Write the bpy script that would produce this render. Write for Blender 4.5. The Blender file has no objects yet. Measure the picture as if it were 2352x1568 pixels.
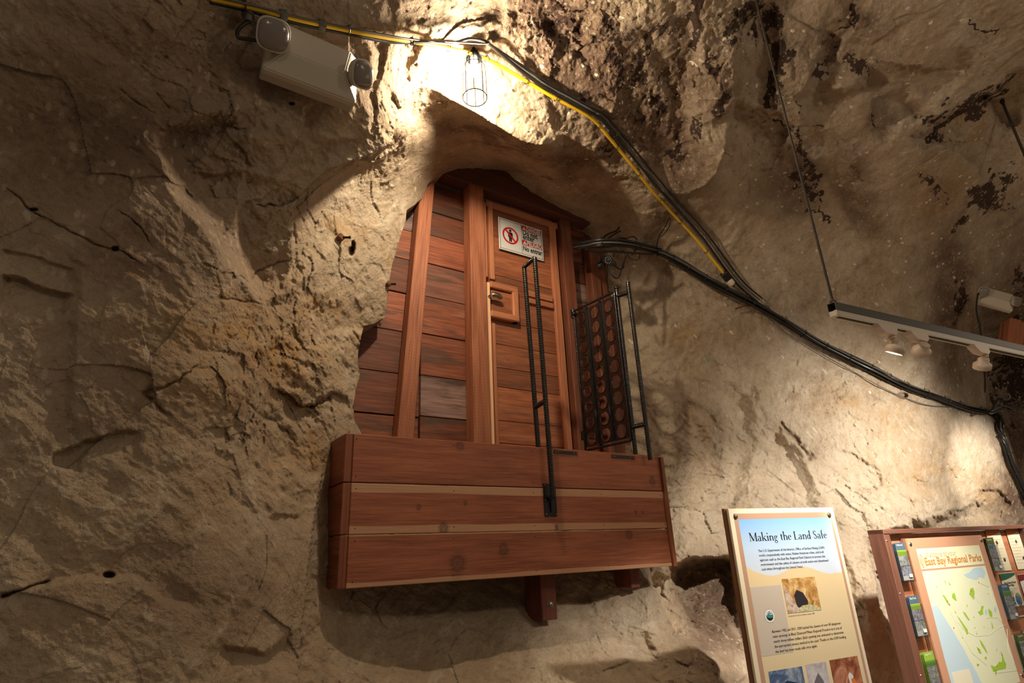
import bpy, bmesh, math, random
import numpy as np
from mathutils import Vector, Matrix, Quaternion
random.seed(7)
rng = np.random.RandomState(11)
S = bpy.context.scene
COL = S.collection

# ------------------------------------------------------------------ camera
IMG_W, IMG_H, FPX = 2352.0, 1568.0, 1328.0
CX, CY = IMG_W/2, IMG_H/2
def _ray(x, y): return np.array([x-CX, -(y-CY), -FPX])
def _n(v): return v/np.linalg.norm(v)
_up = _n(_ray(1014, -2825)); _x = _ray(3284, 1178); _x = _n(_x-_up*(_x@_up)); _y = np.cross(_up, _x)
RM = np.array([_x, _y, _up])                 # world = RM @ camera vector
EYE = np.array([0., 0., 1.6])
cam = bpy.data.cameras.new('camera'); camo = bpy.data.objects.new('camera', cam); COL.objects.link(camo)
cam.sensor_width = 36.0; cam.lens = FPX/IMG_W*36.0; cam.clip_start = .02; cam.clip_end = 100
m4 = Matrix([list(RM[i]) + [EYE[i]] for i in range(3)] + [[0, 0, 0, 1]])
camo.matrix_world = m4
S.camera = camo

def wr(px, py):
    v = RM @ _n(_ray(px, py)); return v
def PY(px, py, Y):                            # point on the plane y = Y
    d = wr(px, py); return Vector(EYE + d*Y/d[1])
def PT(px, py, t): return Vector(EYE + wr(px, py)*t)

# ------------------------------------------------------------------ world, exposure
S.view_settings.view_transform = 'Standard'; S.view_settings.look = 'None'
S.view_settings.exposure = 0.0; S.view_settings.gamma = 1.0; S.view_settings.use_curve_mapping = False
w = bpy.data.worlds.new('mine_air'); S.world = w; w.use_nodes = True
w.node_tree.nodes['Background'].inputs[0].default_value = (1.0, .80, .58, 1)
w.node_tree.nodes['Background'].inputs[1].default_value = .13

def lamp(name, kind, loc, power, color, radius=.05, target=None, angle=40, blend=.5):
    l = bpy.data.lights.new(name, kind); l.energy = power; l.color = color; l.shadow_soft_size = radius
    o = bpy.data.objects.new(name, l); COL.objects.link(o); o.location = loc
    if kind == 'SPOT':
        l.spot_size = math.radians(angle); l.spot_blend = blend
    if target is not None:
        o.rotation_euler = (Vector(target)-Vector(loc)).to_track_quat('-Z', 'Y').to_euler()
    return o
WARM = (1.0, .83, .64); NEUT = (1.0, .89, .74)
BULB = PY(1090, 192, 2.21)
BULB_STR = 2300.0          # glow of the caged bulb that hangs over the alcove
SP = (120, 180, 160, 330, 260)     # watts of the track spotlights
# other bulbs of the same string, further back along the tunnel behind the viewer
lamp('string_light_a', 'POINT', (-.6, -1.6, 3.9), 26, WARM, .12)
lamp('string_light_b', 'POINT', (3.6, -1.9, 4.1), 62, WARM, .22)
lamp('string_light_c', 'POINT', (9.5, -1.0, 4.0), 60, WARM, .12)

# ------------------------------------------------------------------ helpers
def tag(o, label=None, cat=None, group=None, kind=None):
    if label: o['label'] = label
    if cat: o['category'] = cat
    if group: o['group'] = group
    if kind: o['kind'] = kind
    return o
def empty(name, loc=(0, 0, 0), label=None, cat=None, group=None, kind=None, rot=None):
    o = bpy.data.objects.new(name, None); COL.objects.link(o); o.location = loc
    if rot is not None: o.rotation_euler = rot
    o.empty_display_size = .05
    return tag(o, label, cat, group, kind)
def children(o): return [c for c in bpy.data.objects if c.parent == o]
def copy_tree(o, parent=None):
    c = o.copy(); COL.objects.link(c); c.parent = parent
    for ch in children(o):
        copy_tree(ch, c)
    return c

class MB:
    """collects shapes in world space; build() makes one mesh object, parented with its inverse kept"""
    def __init__(s): s.v = []; s.f = []; s.uv = []; s.mi = []; s.sm = []; s.st = []
    def add(s, vs, fs, uvs=None, mi=0, smooth=False):
        b = len(s.v); s.v += [tuple(v) for v in vs]; s.st.append((b, len(s.v), len(s.f), len(s.f)+len(fs)))
        for i, f in enumerate(fs):
            s.f.append([b+k for k in f]); s.mi.append(mi); s.sm.append(smooth)
            s.uv.append(uvs[i] if uvs else None)
        return s
    def box(s, c, size, R=None, bev=0.0, mi=0, grain=0, tone=0.0):
        """oriented box; uv: u along the grain axis in metres (+tone offset), v across"""
        c = Vector(c); hx, hy, hz = [q/2 for q in size]
        b = min(bev, hx*.9, hy*.9, hz*.9)
        R = R or Matrix.Identity(3)
        bm = bmesh.new(); bmesh.ops.create_cube(bm, size=1)
        for v in bm.verts: v.co = Vector((v.co.x*size[0], v.co.y*size[1], v.co.z*size[2]))
        if b > 0: bmesh.ops.bevel(bm, geom=bm.edges[:], offset=b, segments=1, affect='EDGES')
        bm.verts.index_update()
        vs = [c + R @ v.co for v in bm.verts]; fs = []; uvs = []
        ax = [0, 1, 2]; ax.remove(grain)
        for f in bm.faces:
            fs.append([v.index for v in f.verts])
            nrm = [abs(q) for q in f.normal]
            across = ax[0] if nrm[ax[1]] >= nrm[ax[0]] else ax[1]
            uvs.append([(v.co[grain]+tone*7.3, v.co[across]/size[across]+.5) for v in f.verts])
        bm.free()
        return s.add(vs, fs, uvs, mi)
    def prism(s, pts, d, mi=0, smooth=False):
        """closed polygon (list of Vectors) extruded by vector d"""
        n = len(pts); d = Vector(d)
        vs = [Vector(p) for p in pts] + [Vector(p)+d for p in pts]
        fs = [list(range(n))[::-1], list(range(n, 2*n))] + [[i, (i+1) % n, n+(i+1) % n, n+i] for i in range(n)]
        return s.add(vs, fs, None, mi, smooth)
    def tube(s, pts, r, n=8, mi=0, closed=False, cap=True):
        pts = [Vector(p) for p in pts]; m = len(pts)
        rr = r if isinstance(r, (list, tuple)) else [r]*m
        vs = []; fs = []; prev = None
        for i, p in enumerate(pts):
            a = pts[(i-1) % m] if (closed or i > 0) else p
            c = pts[(i+1) % m] if (closed or i < m-1) else p
            t = (c-a); t = t.normalized() if t.length > 1e-9 else Vector((0, 0, 1))
            if prev is None:
                q = t.orthogonal().normalized()
            else:
                q = (prev - t*prev.dot(t)); q = q.normalized() if q.length > 1e-6 else t.orthogonal().normalized()
            prev = q; b = t.cross(q)
            for k in range(n):
                an = 2*math.pi*k/n
                vs.append(p + (q*math.cos(an)+b*math.sin(an))*rr[i])
        L = m if closed else m-1
        for i in range(L):
            j = (i+1) % m
            for k in range(n):
                fs.append([i*n+k, i*n+(k+1) % n, j*n+(k+1) % n, j*n+k])
        if cap and not closed:
            fs.append(list(range(n))[::-1]); fs.append([(m-1)*n+k for k in range(n)])
        return s.add(vs, fs, None, mi, True)
    def lathe(s, base, axis, prof, n=24, mi=0, x=None):
        """prof: list of (radius, distance along axis)"""
        base = Vector(base); axis = Vector(axis).normalized(); q = axis.orthogonal().normalized() if x is None else Vector(x); b = axis.cross(q)
        vs = []; fs = []
        for r, h in prof:
            for k in range(n):
                an = 2*math.pi*k/n; vs.append(base+axis*h+(q*math.cos(an)+b*math.sin(an))*max(r, 1e-5))
        for i in range(len(prof)-1):
            for k in range(n):
                fs.append([i*n+k, i*n+(k+1) % n, (i+1)*n+(k+1) % n, (i+1)*n+k])
        fs.append(list(range(n))[::-1]); fs.append([(len(prof)-1)*n+k for k in range(n)])
        return s.add(vs, fs, None, mi, True)
    def sphere(s, c, r, sx=1, sy=1, sz=1, R=None, n=16, mi=0):
        c = Vector(c); R = R or Matrix.Identity(3); vs = []; fs = []
        for i in range(n//2+1):
            th = math.pi*i/(n//2)
            for k in range(n):
                ph = 2*math.pi*k/n
                vs.append(c+R @ Vector((r*sx*math.sin(th)*math.cos(ph), r*sy*math.sin(th)*math.sin(ph), r*sz*math.cos(th))))
        for i in range(n//2):
            for k in range(n): fs.append([i*n+k, i*n+(k+1) % n, (i+1)*n+(k+1) % n, (i+1)*n+k])
        return s.add(vs, fs, None, mi, True)
    def each(s, name, mats, parent=None, **k):
        """one object per added shape"""
        nv = [0]; out = []
        for st in s.st: 
            q = MB(); q.v = s.v[st[0]:st[1]]; q.f = [[i-st[0] for i in f] for f in s.f[st[2]:st[3]]]; q.uv = s.uv[st[2]:st[3]]; q.mi = s.mi[st[2]:st[3]]; q.sm = s.sm[st[2]:st[3]]
            out.append(q.build(name, mats, parent, **k))
        return out
    def build(s, name, mats, parent=None, label=None, cat=None, group=None, kind=None):
        me = bpy.data.meshes.new(name); inv = None
        if parent is not None: bpy.context.view_layer.update(); inv = parent.matrix_world.inverted()
        vs = [inv @ Vector(v) for v in s.v] if inv else s.v
        me.from_pydata([tuple(v) for v in vs], [], s.f)
        if not isinstance(mats, (list, tuple)): mats = [mats]
        for m in mats: me.materials.append(m)
        me.polygons.foreach_set('material_index', s.mi); me.polygons.foreach_set('use_smooth', s.sm)
        if any(u is not None for u in s.uv):
            l = me.uv_layers.new(name='UVMap'); flat = []
            for f, u in zip(s.f, s.uv):
                flat += (u if u is not None else [(0, 0)]*len(f))
            l.data.foreach_set('uv', [c for p in flat for c in p])
        me.update(); bm = bmesh.new(); bm.from_mesh(me); bmesh.ops.recalc_face_normals(bm, faces=bm.faces[:]); bm.to_mesh(me); bm.free()
        if any(s.sm):
            me.set_sharp_from_angle(angle=math.radians(50))
        o = bpy.data.objects.new(name, me); COL.objects.link(o); o.parent = parent
        return tag(o, label, cat, group, kind)

class NT:
    def __init__(s, name):
        s.m = bpy.data.materials.new(name); s.m.use_nodes = True; s.t = s.m.node_tree; s.b = s.t.nodes['Principled BSDF']
    def n(s, ty, **kw):
        nd = s.t.nodes.new(ty)
        for k, v in kw.items():
            if k.startswith('i_'): nd.inputs[int(k[2:]) if k[2:].isdigit() else k[2:]].default_value = v
            else: setattr(nd, k, v)
        return nd
    def l(s, a, b): s.t.links.new(a, b)
    def math(s, op, a, b=None, clamp=False):
        nd = s.n('ShaderNodeMath', operation=op, use_clamp=clamp)
        for i, q in enumerate((a, b)):
            if q is None: continue
            if isinstance(q, (int, float)): nd.inputs[i].default_value = q
            else: s.l(q, nd.inputs[i])
        return nd.outputs[0]
    def mix(s, f, a, b, blend='MIX'):
        nd = s.n('ShaderNodeMix', data_type='RGBA', blend_type=blend)
        for i, q in ((0, f), (6, a), (7, b)):
            if isinstance(q, (int, float)): nd.inputs[i].default_value = q
            elif isinstance(q, tuple): nd.inputs[i].default_value = (*q[:3], 1)
            else: s.l(q, nd.inputs[i])
        return nd.outputs[2]
    def ramp(s, fac, stops, interp='LINEAR'):
        nd = s.n('ShaderNodeValToRGB'); cr = nd.color_ramp; cr.interpolation = interp
        while len(cr.elements) < len(stops): cr.elements.new(.5)
        for e, (p, c) in zip(cr.elements, stops):
            e.position = p; e.color = (c, c, c, 1) if isinstance(c, (int, float)) else (*c, 1)
        s.l(fac, nd.inputs[0]); return nd.outputs[0]
    def noise(s, vec, scale, detail=4, rough=.55, dist=0.0, kind='FBM'):
        nd = s.n('ShaderNodeTexNoise'); nd.inputs['Scale'].default_value = scale; nd.inputs['Detail'].default_value = detail
        nd.inputs['Roughness'].default_value = rough; nd.inputs['Distortion'].default_value = dist
        if vec is not None: s.l(vec, nd.inputs['Vector'])
        return nd.outputs['Fac']
    def map(s, vec, sc=(1, 1, 1), rot=(0, 0, 0), loc=(0, 0, 0)):
        nd = s.n('ShaderNodeMapping'); nd.inputs['Scale'].default_value = sc; nd.inputs['Rotation'].default_value = rot; nd.inputs['Location'].default_value = loc
        s.l(vec, nd.inputs['Vector']); return nd.outputs[0]

def simple(name, color, rough=.5, metal=0.0, bump=0.0, bscale=200, var=0.0, emis=None, estr=0, spec=None, coat=0):
    t = NT(name); b = t.b; b.inputs['Roughness'].default_value = rough; b.inputs['Metallic'].default_value = metal
    b.inputs['Base Color'].default_value = (*color, 1)
    if spec is not None: b.inputs['Specular IOR Level'].default_value = spec
    if coat: b.inputs['Coat Weight'].default_value = coat
    co = t.n('ShaderNodeTexCoord').outputs['Object']
    if var:
        f = t.noise(co, 12, 5, .6)
        c = t.mix(f, tuple(q*(1-var) for q in color), tuple(min(1, q*(1+var)) for q in color)); t.l(c, b.inputs['Base Color'])
    if bump:
        bp = t.n('ShaderNodeBump'); bp.inputs['Strength'].default_value = bump; bp.inputs['Distance'].default_value = .002
        t.l(t.noise(co, bscale, 3), bp.inputs['Height']); t.l(bp.outputs[0], b.inputs['Normal'])
    if emis: b.inputs['Emission Color'].default_value = (*emis, 1); b.inputs['Emission Strength'].default_value = estr
    return t.m

def wood(name, dark, mid, lite, sap=None, knots=(), rough=.55, wear=0.0, sapc=(.60, .36, .20), saw=0.0, vary=.5):
    """UV: u metres along the grain, v 0..1 across the board"""
    t = NT(name); b = t.b; b.inputs['Roughness'].default_value = rough
    uv = t.n('ShaderNodeUVMap').outputs[0]
    geo = t.n('ShaderNodeNewGeometry'); isl = geo.outputs['Random Per Island']
    comb = t.n('ShaderNodeCombineXYZ'); t.l(t.math('MULTIPLY', isl, 37.0), comb.inputs[2])
    add = t.n('ShaderNodeVectorMath', operation='ADD'); t.l(uv, add.inputs[0]); t.l(comb.outputs[0], add.inputs[1])
    vec = add.outputs[0]
    grain = t.noise(t.map(vec, (2.5, 16, 1)), 1.6, 6, .6, .4)
    fine = t.noise(t.map(vec, (9, 150, 1)), 1.0, 3, .6)
    big = t.noise(t.map(vec, (1.6, 2.2, 1)), 1.3, 3, .5)
    f = t.math('ADD', t.math('MULTIPLY', grain, .55), t.math('ADD', t.math('MULTIPLY', big, .35), t.math('MULTIPLY', fine, .18)))
    c = t.ramp(f, [(.36, dark), (.52, mid), (.70, lite)]); c = t.mix(1.0, c, (1.0, .86, .76), 'MULTIPLY'); c = t.mix(1.0, c, (1.3, 1.3, 1.3), 'MULTIPLY')
    # board to board tone
    hv = t.n('ShaderNodeHueSaturation'); t.l(c, hv.inputs['Color'])
    t.l(t.math('ADD', 1.03-vary/2, t.math('MULTIPLY', isl, vary)), hv.inputs['Value']); t.l(t.math('SUBTRACT', 1.0, t.math('MULTIPLY', t.ramp(t.math('FRACT', t.math('MULTIPLY', isl, 13.7)), [(.86, 0.), (.90, 1.)]), .45 if vary > .8 else 0.)), hv.inputs['Saturation']); c = hv.outputs[0]
    sep = t.n('ShaderNodeSeparateXYZ'); t.l(uv, sep.inputs[0])
    if wear:                                   # grey weathered and burnt patches
        wv = t.noise(t.map(vec, (1.1, 1.5, 1)), 1.7, 4, .6, .5)
        c = t.mix(t.math('MULTIPLY', t.ramp(wv, [(.52, 0.), (.66, 1.)]), wear), c, (.075, .045, .03))
        w2 = t.noise(t.map(vec, (1.0, 6, 1), loc=(5, 3, 9)), 1.5, 5, .65, .3)
        c = t.mix(t.math('MULTIPLY', t.ramp(w2, [(.60, 0.), (.74, 1.)]), wear*.55), c, (.36, .22, .14))
    if sap:
        wob = t.math('MULTIPLY', t.math('SUBTRACT', t.noise(t.map(vec, (1.1, .4, 1)), 1.2, 3), .5), .10)
        vv = t.math('ADD', sep.outputs[1], wob)
        for (a, bb) in sap:
            m_ = t.math('MULTIPLY', t.math('GREATER_THAN', vv, a), t.math('LESS_THAN', vv, bb))
            sm = t.ramp(fine, [(.3, .85), (.6, 1.)])
            c = t.mix(t.math('MULTIPLY', m_, .85), c, t.mix(fine, tuple(q*.82 for q in sapc), sapc))
    if saw:
        sv = t.n('ShaderNodeTexWave', wave_type='BANDS'); sv.inputs['Scale'].default_value = 14; sv.inputs['Distortion'].default_value = 1.5
        t.l(t.map(uv, (1, .35, 1)), sv.inputs['Vector'])
        c = t.mix(t.math('MULTIPLY', sv.outputs['Fac'], saw), c, tuple(q*.6 for q in dark))
    for (ku, kv, kr) in knots:
        vm = t.n('ShaderNodeVectorMath', operation='DISTANCE'); vm.inputs[1].default_value = (ku, kv*.20, 0)
        t.l(t.map(uv, (1.0, .20, 1)), vm.inputs[0])
        d = t.math('DIVIDE', t.math('ADD', vm.outputs['Value'], t.math('MULTIPLY', t.math('SUBTRACT', t.math('ADD', fine, t.math('MULTIPLY', grain, 1.6)), 1.3), kr*.9)), kr)
        ring = t.ramp(t.math('DIVIDE', d, 1.6), [(.0, .8), (.30, .45), (.48, 1.), (.62, .5), (1.0, .0)])
        c = t.mix(t.math('MULTIPLY', ring, .85), c, (.09, .032, .016))
    t.l(c, b.inputs['Base Color'])
    bp = t.n('ShaderNodeBump'); bp.inputs['Strength'].default_value = .35; bp.inputs['Distance'].default_value = .003
    t.l(t.math('ADD', fine, grain), bp.inputs['Height']); t.l(bp.outputs[0], b.inputs['Normal'])
    return t.m

def smoothpath(pts, n=4):
    """Catmull-Rom through the points"""
    pts = [Vector(p) for p in pts]; out = []
    for i in range(len(pts)-1):
        p0 = pts[max(i-1, 0)]; p1 = pts[i]; p2 = pts[i+1]; p3 = pts[min(i+2, len(pts)-1)]
        for k in range(n):
            u = k/n
            out.append(.5*((2*p1)+(p2-p0)*u+(2*p0-5*p1+4*p2-p3)*u*u+(3*p1-p0-3*p2+p3)*u**3))
    out.append(pts[-1]); return out
# ------------------------------------------------------------------ the excavated sandstone wall and roof
D_BOX, D_WALL = 2.8, 3.55
def rdir(px, py):
    v = np.stack([px-CX, -(py-CY), np.full_like(px, -FPX)], -1)
    v /= np.linalg.norm(v, axis=-1, keepdims=True)
    return v @ RM.T
def cp(px, py, **k):
    d = wr(px, py)
    if 't' in k: return (px, py, k['t'])
    if 'Y' in k: return (px, py, k['Y']/d[1])
    if 'z' in k: return (px, py, (k['z']-1.6)/d[2])
FRONT = [cp(0,0,t=3.0), cp(400,0,t=2.9), cp(0,400,Y=2.35), cp(0,784,Y=2.25), cp(0,1200,Y=2.15), cp(0,1568,Y=2.05),
 cp(400,400,Y=2.28), cp(400,800,Y=2.27), cp(400,1200,Y=2.2), cp(400,1568,Y=2.1), cp(600,200,Y=2.22), cp(720,150,Y=2.18), cp(620,60,Y=2.15), cp(820,200,Y=2.2),
 cp(600,500,Y=2.42), cp(690,450,Y=2.5), cp(800,370,Y=2.42), cp(895,330,Y=2.4), cp(850,250,Y=2.27), cp(905,250,Y=2.38), cp(930,180,Y=2.38), cp(980,205,Y=2.48),
 cp(660,640,Y=2.68), cp(640,720,Y=2.72), cp(500,700,Y=2.38), cp(650,900,Y=2.78), cp(560,900,Y=2.45), cp(600,1050,Y=2.62), cp(700,1000,Y=2.85), cp(741,1079,Y=2.88), cp(716,1232,Y=2.72), cp(690,1454,Y=2.5), cp(682,1568,Y=2.38),
 cp(550,1300,Y=2.3), cp(200,1000,Y=2.2),
 cp(-600,400,Y=2.3), cp(-600,1300,Y=2.2), cp(-600,-500,t=3.2), cp(-600,2300,t=2.6), cp(400,2300,t=2.4), cp(0,-600,t=3.0), cp(600,-600,t=3.0),
 cp(1176,-600,t=3.3), cp(1700,-600,t=3.7),
 cp(800,0,t=3.2), cp(870,110,t=3.28), cp(1000,0,t=3.45), cp(1000,110,t=3.62), cp(1176,0,t=3.8), cp(1090,190,t=4.06), cp(1030,170,t=3.85), cp(1090,100,t=3.84), cp(1180,200,t=4.1),
 cp(1060,240,Y=2.5), cp(1160,300,Y=2.5), cp(1200,325,Y=2.5), cp(1260,330,Y=2.5), cp(1290,310,Y=2.5), cp(1300,150,t=4.2), cp(1300,0,t=4.0),
 cp(1500,0,t=4.15), cp(1500,200,t=4.55), cp(1400,250,t=4.45), cp(1400,370,t=4.72), cp(1500,430,t=5.0), cp(1570,445,t=5.15), cp(1640,405,t=5.0), cp(1672,300,t=4.8), cp(1680,150,t=4.65), cp(1690,0,t=4.45), cp(1600,250,t=4.7),
 cp(2200,-600,t=4.2), cp(2900,500,t=7)]
BACK = [cp(690,470,Y=2.72), cp(895,345,Y=2.78), cp(800,395,Y=2.85), cp(660,640,Y=2.72), cp(640,720,Y=2.72), cp(650,900,Y=2.78), cp(700,1000,Y=2.85), cp(720,600,Y=2.9),
 cp(800,560,Y=3.08), cp(900,400,Y=3.05), cp(930,500,Y=3.36), cp(893,700,Y=3.40), cp(840,740,Y=3.36), cp(820,830,Y=3.33), cp(820,900,Y=3.28), cp(810,980,Y=3.22), cp(770,1020,Y=3.06), cp(750,850,Y=3.0),
 cp(1000,412,Y=3.42), cp(1060,385,Y=3.42), cp(1180,393,Y=3.42), cp(1245,445,Y=3.40), cp(1330,490,Y=3.4), cp(1400,540,Y=3.45), cp(1390,620,Y=3.6), cp(1400,700,Y=3.62), cp(1450,900,Y=3.55), cp(1500,1040,Y=3.5), cp(1430,1050,Y=3.6),
 cp(1100,1200,Y=3.5), cp(800,1120,Y=3.2), cp(920,255,Y=2.55), cp(1000,330,Y=2.95), cp(1000,262,Y=2.68), cp(975,207,Y=2.5), cp(905,262,Y=2.42),
 cp(1060,240,Y=2.5), cp(1160,300,Y=2.5), cp(1200,325,Y=2.5), cp(1260,330,Y=2.5), cp(1290,310,Y=2.5), cp(1150,350,Y=3.0), cp(1080,320,Y=2.95), cp(1300,400,Y=2.98), cp(1400,375,t=4.74), cp(1500,435,t=5.05), cp(1480,500,t=5.3), cp(1450,560,Y=3.25), cp(1500,560,Y=3.2),
 cp(741,1079,Y=2.95), cp(760,1200,Y=3.05), cp(716,1232,Y=2.9), cp(700,1400,Y=2.86), cp(690,1568,Y=2.72),
 cp(800,1400,Y=3.05), cp(1000,1450,Y=3.06), cp(1250,1370,Y=3.2), cp(1250,1450,Y=2.97), cp(1400,1400,Y=3.02), cp(1500,1310,Y=3.05), cp(1560,1440,Y=2.8), cp(1640,1560,Y=2.45), cp(1000,1568,Y=2.85), cp(1300,1568,Y=2.65),
 cp(1600,500,t=5.5), cp(1660,630,Y=2.95), cp(1560,800,Y=3.3), cp(1580,1000,Y=3.3), cp(1560,1150,Y=3.2), cp(1600,1270,Y=3.0), cp(1700,900,Y=3.1), cp(1800,1100,Y=2.85), cp(1910,705,Y=2.6), cp(2000,1000,Y=2.6), cp(1950,1180,Y=2.6), cp(2100,1180,Y=2.5), cp(2250,1180,Y=2.45), cp(2255,900,Y=2.25), cp(2200,1000,Y=2.35),
 cp(2000,1568,Y=2.5), cp(2000,1350,Y=2.45), cp(2352,1568,Y=2.5), cp(1760,1400,Y=2.75), cp(1760,1568,Y=2.6),
 cp(1700,100,t=4.75), cp(1733,0,t=4.72), cp(2000,0,t=4.85), cp(2352,0,t=5.5), cp(2000,200,t=5.25), cp(2305,225,t=6.25), cp(2150,330,t=6.05), cp(1850,250,t=5.15), cp(1700,400,t=5.4), cp(1640,420,t=5.2), cp(1900,450,t=5.95), cp(2100,550,t=6.7), cp(2352,560,t=7.7), cp(2290,690,t=7.75), cp(2352,760,t=8.3), cp(2352,1130,t=8.3), cp(2100,800,t=6.9),
 cp(1733,-600,t=3.75), cp(2352,-600,t=4.0), cp(2900,-600,t=4.6), cp(2900,0,t=6), cp(2900,500,t=8), cp(2900,1100,t=9.5), cp(2900,2300,t=6), cp(2352,2300,t=4.4), cp(1700,2300,t=2.9), cp(1176,2300,t=2.6), cp(600,2300,t=2.45)]
def rbf(pts):
    P = np.array(pts, float); c = P[:, :2]/1000.; y = np.log(P[:, 2]); N = len(P)
    r2 = ((c[:, None]-c[None])**2).sum(-1)
    K = .5*r2*np.log(r2+1e-12) + np.eye(N)*2e-4
    A = np.zeros((N+3, N+3)); A[:N, :N] = K; A[:N, N] = 1; A[:N, N+1:] = c; A[N, :N] = 1; A[N+1:, :N] = c.T
    s = np.linalg.solve(A, np.concatenate([y, np.zeros(3)]))
    def ev(x, y_):
        x = x/1000.; y_ = y_/1000.; o = s[N]+s[N+1]*x+s[N+2]*y_
        for i in range(N):
            q = (x-c[i, 0])**2+(y_-c[i, 1])**2
            o += s[i]*.5*q*np.log(q+1e-12)
        return np.exp(o)
    return ev
# polygon of the front rock mass (left shoulder and the roof above the alcove)
EDGE = [(985,203),(962,202),(940,222),(922,246),(906,262),(906,290),(897,330),(852,354),(800,372),(750,392),(720,418),(697,440),(688,452),(676,480),(672,540),(670,600),(655,648),(640,720),(650,900),(700,1000),(738,1062),(741,1079),(724,1173),(716,1232),(704,1320),(701,1369),(690,1454),(684,1568),(668,2400)]
LIP = [(985,203),(1010,208),(1035,226),(1060,240),(1100,262),(1130,284),(1160,300),(1200,325),(1232,333),(1262,332),(1290,308),(1330,330),(1400,374),(1500,433),(1545,447),(1580,444),(1620,428),(1648,396),(1664,350),(1676,290),(1690,230),(1684,150),(1700,60),(1712,0),(1740,-700)]
FPOLY = EDGE[::-1] + LIP[1:] + [(-900,-900),(-900,2500)]
HOLE = [(1000,410),(1014,398),(1028,392),(1052,384),(1064,388),(1076,396),(1098,398),(1130,394),(1160,393),(1182,392),(1200,400),(1216,411),(1232,428),(1246,445),(1262,458),(1284,470),(1306,482),(1332,494),(1352,504),(1370,516),(1388,530),(1400,545),(1396,575),(1398,610),(1396,640),(1401,700),(1406,760),(1412,850),(1418,900),(1428,1040),(1430,1090),(1150,1110),(850,1100),(836,1000),(826,985),(814,965),(812,930),(818,890),(829,856),(822,838),(823,810),(829,775),(836,748),(860,742),(884,728),(889,700),(893,655),(900,610),(908,585),(916,555),(922,535),(932,508),(934,482),(952,470),(970,455),(978,436),(984,420)]

def axis(a0, a1, b0, b1, fine, coarse):
    return np.concatenate([np.arange(a0, b0, coarse), np.arange(b0, b1, fine), np.arange(b1, a1+coarse, coarse)])
GX = axis(-560, 2900, -20, 2372, 2.3, 16); GY = axis(-540, 2200, -20, 1588, 2.3, 16)
PX, PYY = np.meshgrid(GX, GY)
NX, NY = len(GX), len(GY)
def inpoly(x, y, poly):
    r = np.zeros(x.shape, bool); n = len(poly)
    for i in range(n):
        x1, y1 = poly[i]; x2, y2 = poly[(i+1) % n]
        if y1 == y2: continue
        c = ((y1 > y) != (y2 > y)) & (x < (x2-x1)*(y-y1)/(y2-y1)+x1)
        r ^= c
    return r
def nearest(x, y, poly, closed=False):
    """distance, signed side (+ right hand of travel in the picture), arc parameter, nearest point"""
    best = np.full(x.shape, 1e9); sg = np.zeros(x.shape); ar = np.zeros(x.shape); qx = np.zeros(x.shape); qy = np.zeros(x.shape)
    pts = poly+[poly[0]] if closed else poly; tot = 0
    for (x1, y1), (x2, y2) in zip(pts[:-1], pts[1:]):
        dx, dy = x2-x1, y2-y1; L = math.hypot(dx, dy)
        u = np.clip(((x-x1)*dx+(y-y1)*dy)/(L*L), 0, 1)
        ax_, ay_ = x1+u*dx, y1+u*dy; d = np.hypot(x-ax_, y-ay_); m = d < best
        best = np.where(m, d, best); sg = np.where(m, dx*(y-y1)-dy*(x-x1), sg); ar = np.where(m, tot+u*L, ar)
        qx = np.where(m, ax_, qx); qy = np.where(m, ay_, qy); tot += L
    return best, -np.sign(sg), ar/tot, qx, qy
# value noise on a random lattice
LAT = rng.rand(64, 64, 64).astype(np.float32)
def vnoise(p, sc, off=0.0):
    q = p*sc+off; i = np.floor(q).astype(np.int64); f = (q-i).astype(np.float32); f = f*f*(3-2*f)
    i0 = i & 63; i1 = (i+1) & 63
    x0, y0, z0 = i0[..., 0], i0[..., 1], i0[..., 2]; x1, y1, z1 = i1[..., 0], i1[..., 1], i1[..., 2]
    fx, fy, fz = f[..., 0], f[..., 1], f[..., 2]
    a = LAT[x0, y0, z0]*(1-fx)+LAT[x1, y0, z0]*fx; b = LAT[x0, y1, z0]*(1-fx)+LAT[x1, y1, z0]*fx
    c = LAT[x0, y0, z1]*(1-fx)+LAT[x1, y0, z1]*fx; d = LAT[x0, y1, z1]*(1-fx)+LAT[x1, y1, z1]*fx
    return ((a*(1-fy)+b*fy)*(1-fz)+(c*(1-fy)+d*fy)*fz)*2-1
def fbm(p, sc, o=4, g=.5, off=0.0):
    r = 0; a = 1; 
    for k in range(o): r = r+a*vnoise(p, sc*2.03**k, off+k*7.7); a *= g
    return r
def facets(p, sc, off=0.0):
    """broken-stone relief: every cell is a small tilted plane"""
    q = p*sc+off; i = np.floor(q).astype(np.int64); bd = np.full(q.shape[:-1], 1e9, np.float32); val = np.zeros(q.shape[:-1], np.float32)
    for dx in (-1, 0, 1):
        for dy in (-1, 0, 1):
            for dz in (-1, 0, 1):
                c = i+np.array([dx, dy, dz]); m = c & 63
                h1 = LAT[m[..., 0], m[..., 1], m[..., 2]]; h2 = LAT[m[..., 1], m[..., 2], m[..., 0]]; h3 = LAT[m[..., 2], m[..., 0], m[..., 1]]
                rx = q[..., 0]-c[..., 0]-h1; ry = q[..., 1]-c[..., 1]-h2; rz = q[..., 2]-c[..., 2]-h3
                d = rx*rx+ry*ry+rz*rz
                v = rx*(h2-.5)*2+ry*(h3-.5)*2+rz*(h1-.5)*2+(h3-.5)*.12
                s_ = d < bd; bd = np.where(s_, d, bd); val = np.where(s_, v, val)
    return val
def sstep(x, a, b):
    u = np.clip((x-a)/(b-a), 0, 1); return u*u*(3-2*u)
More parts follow.
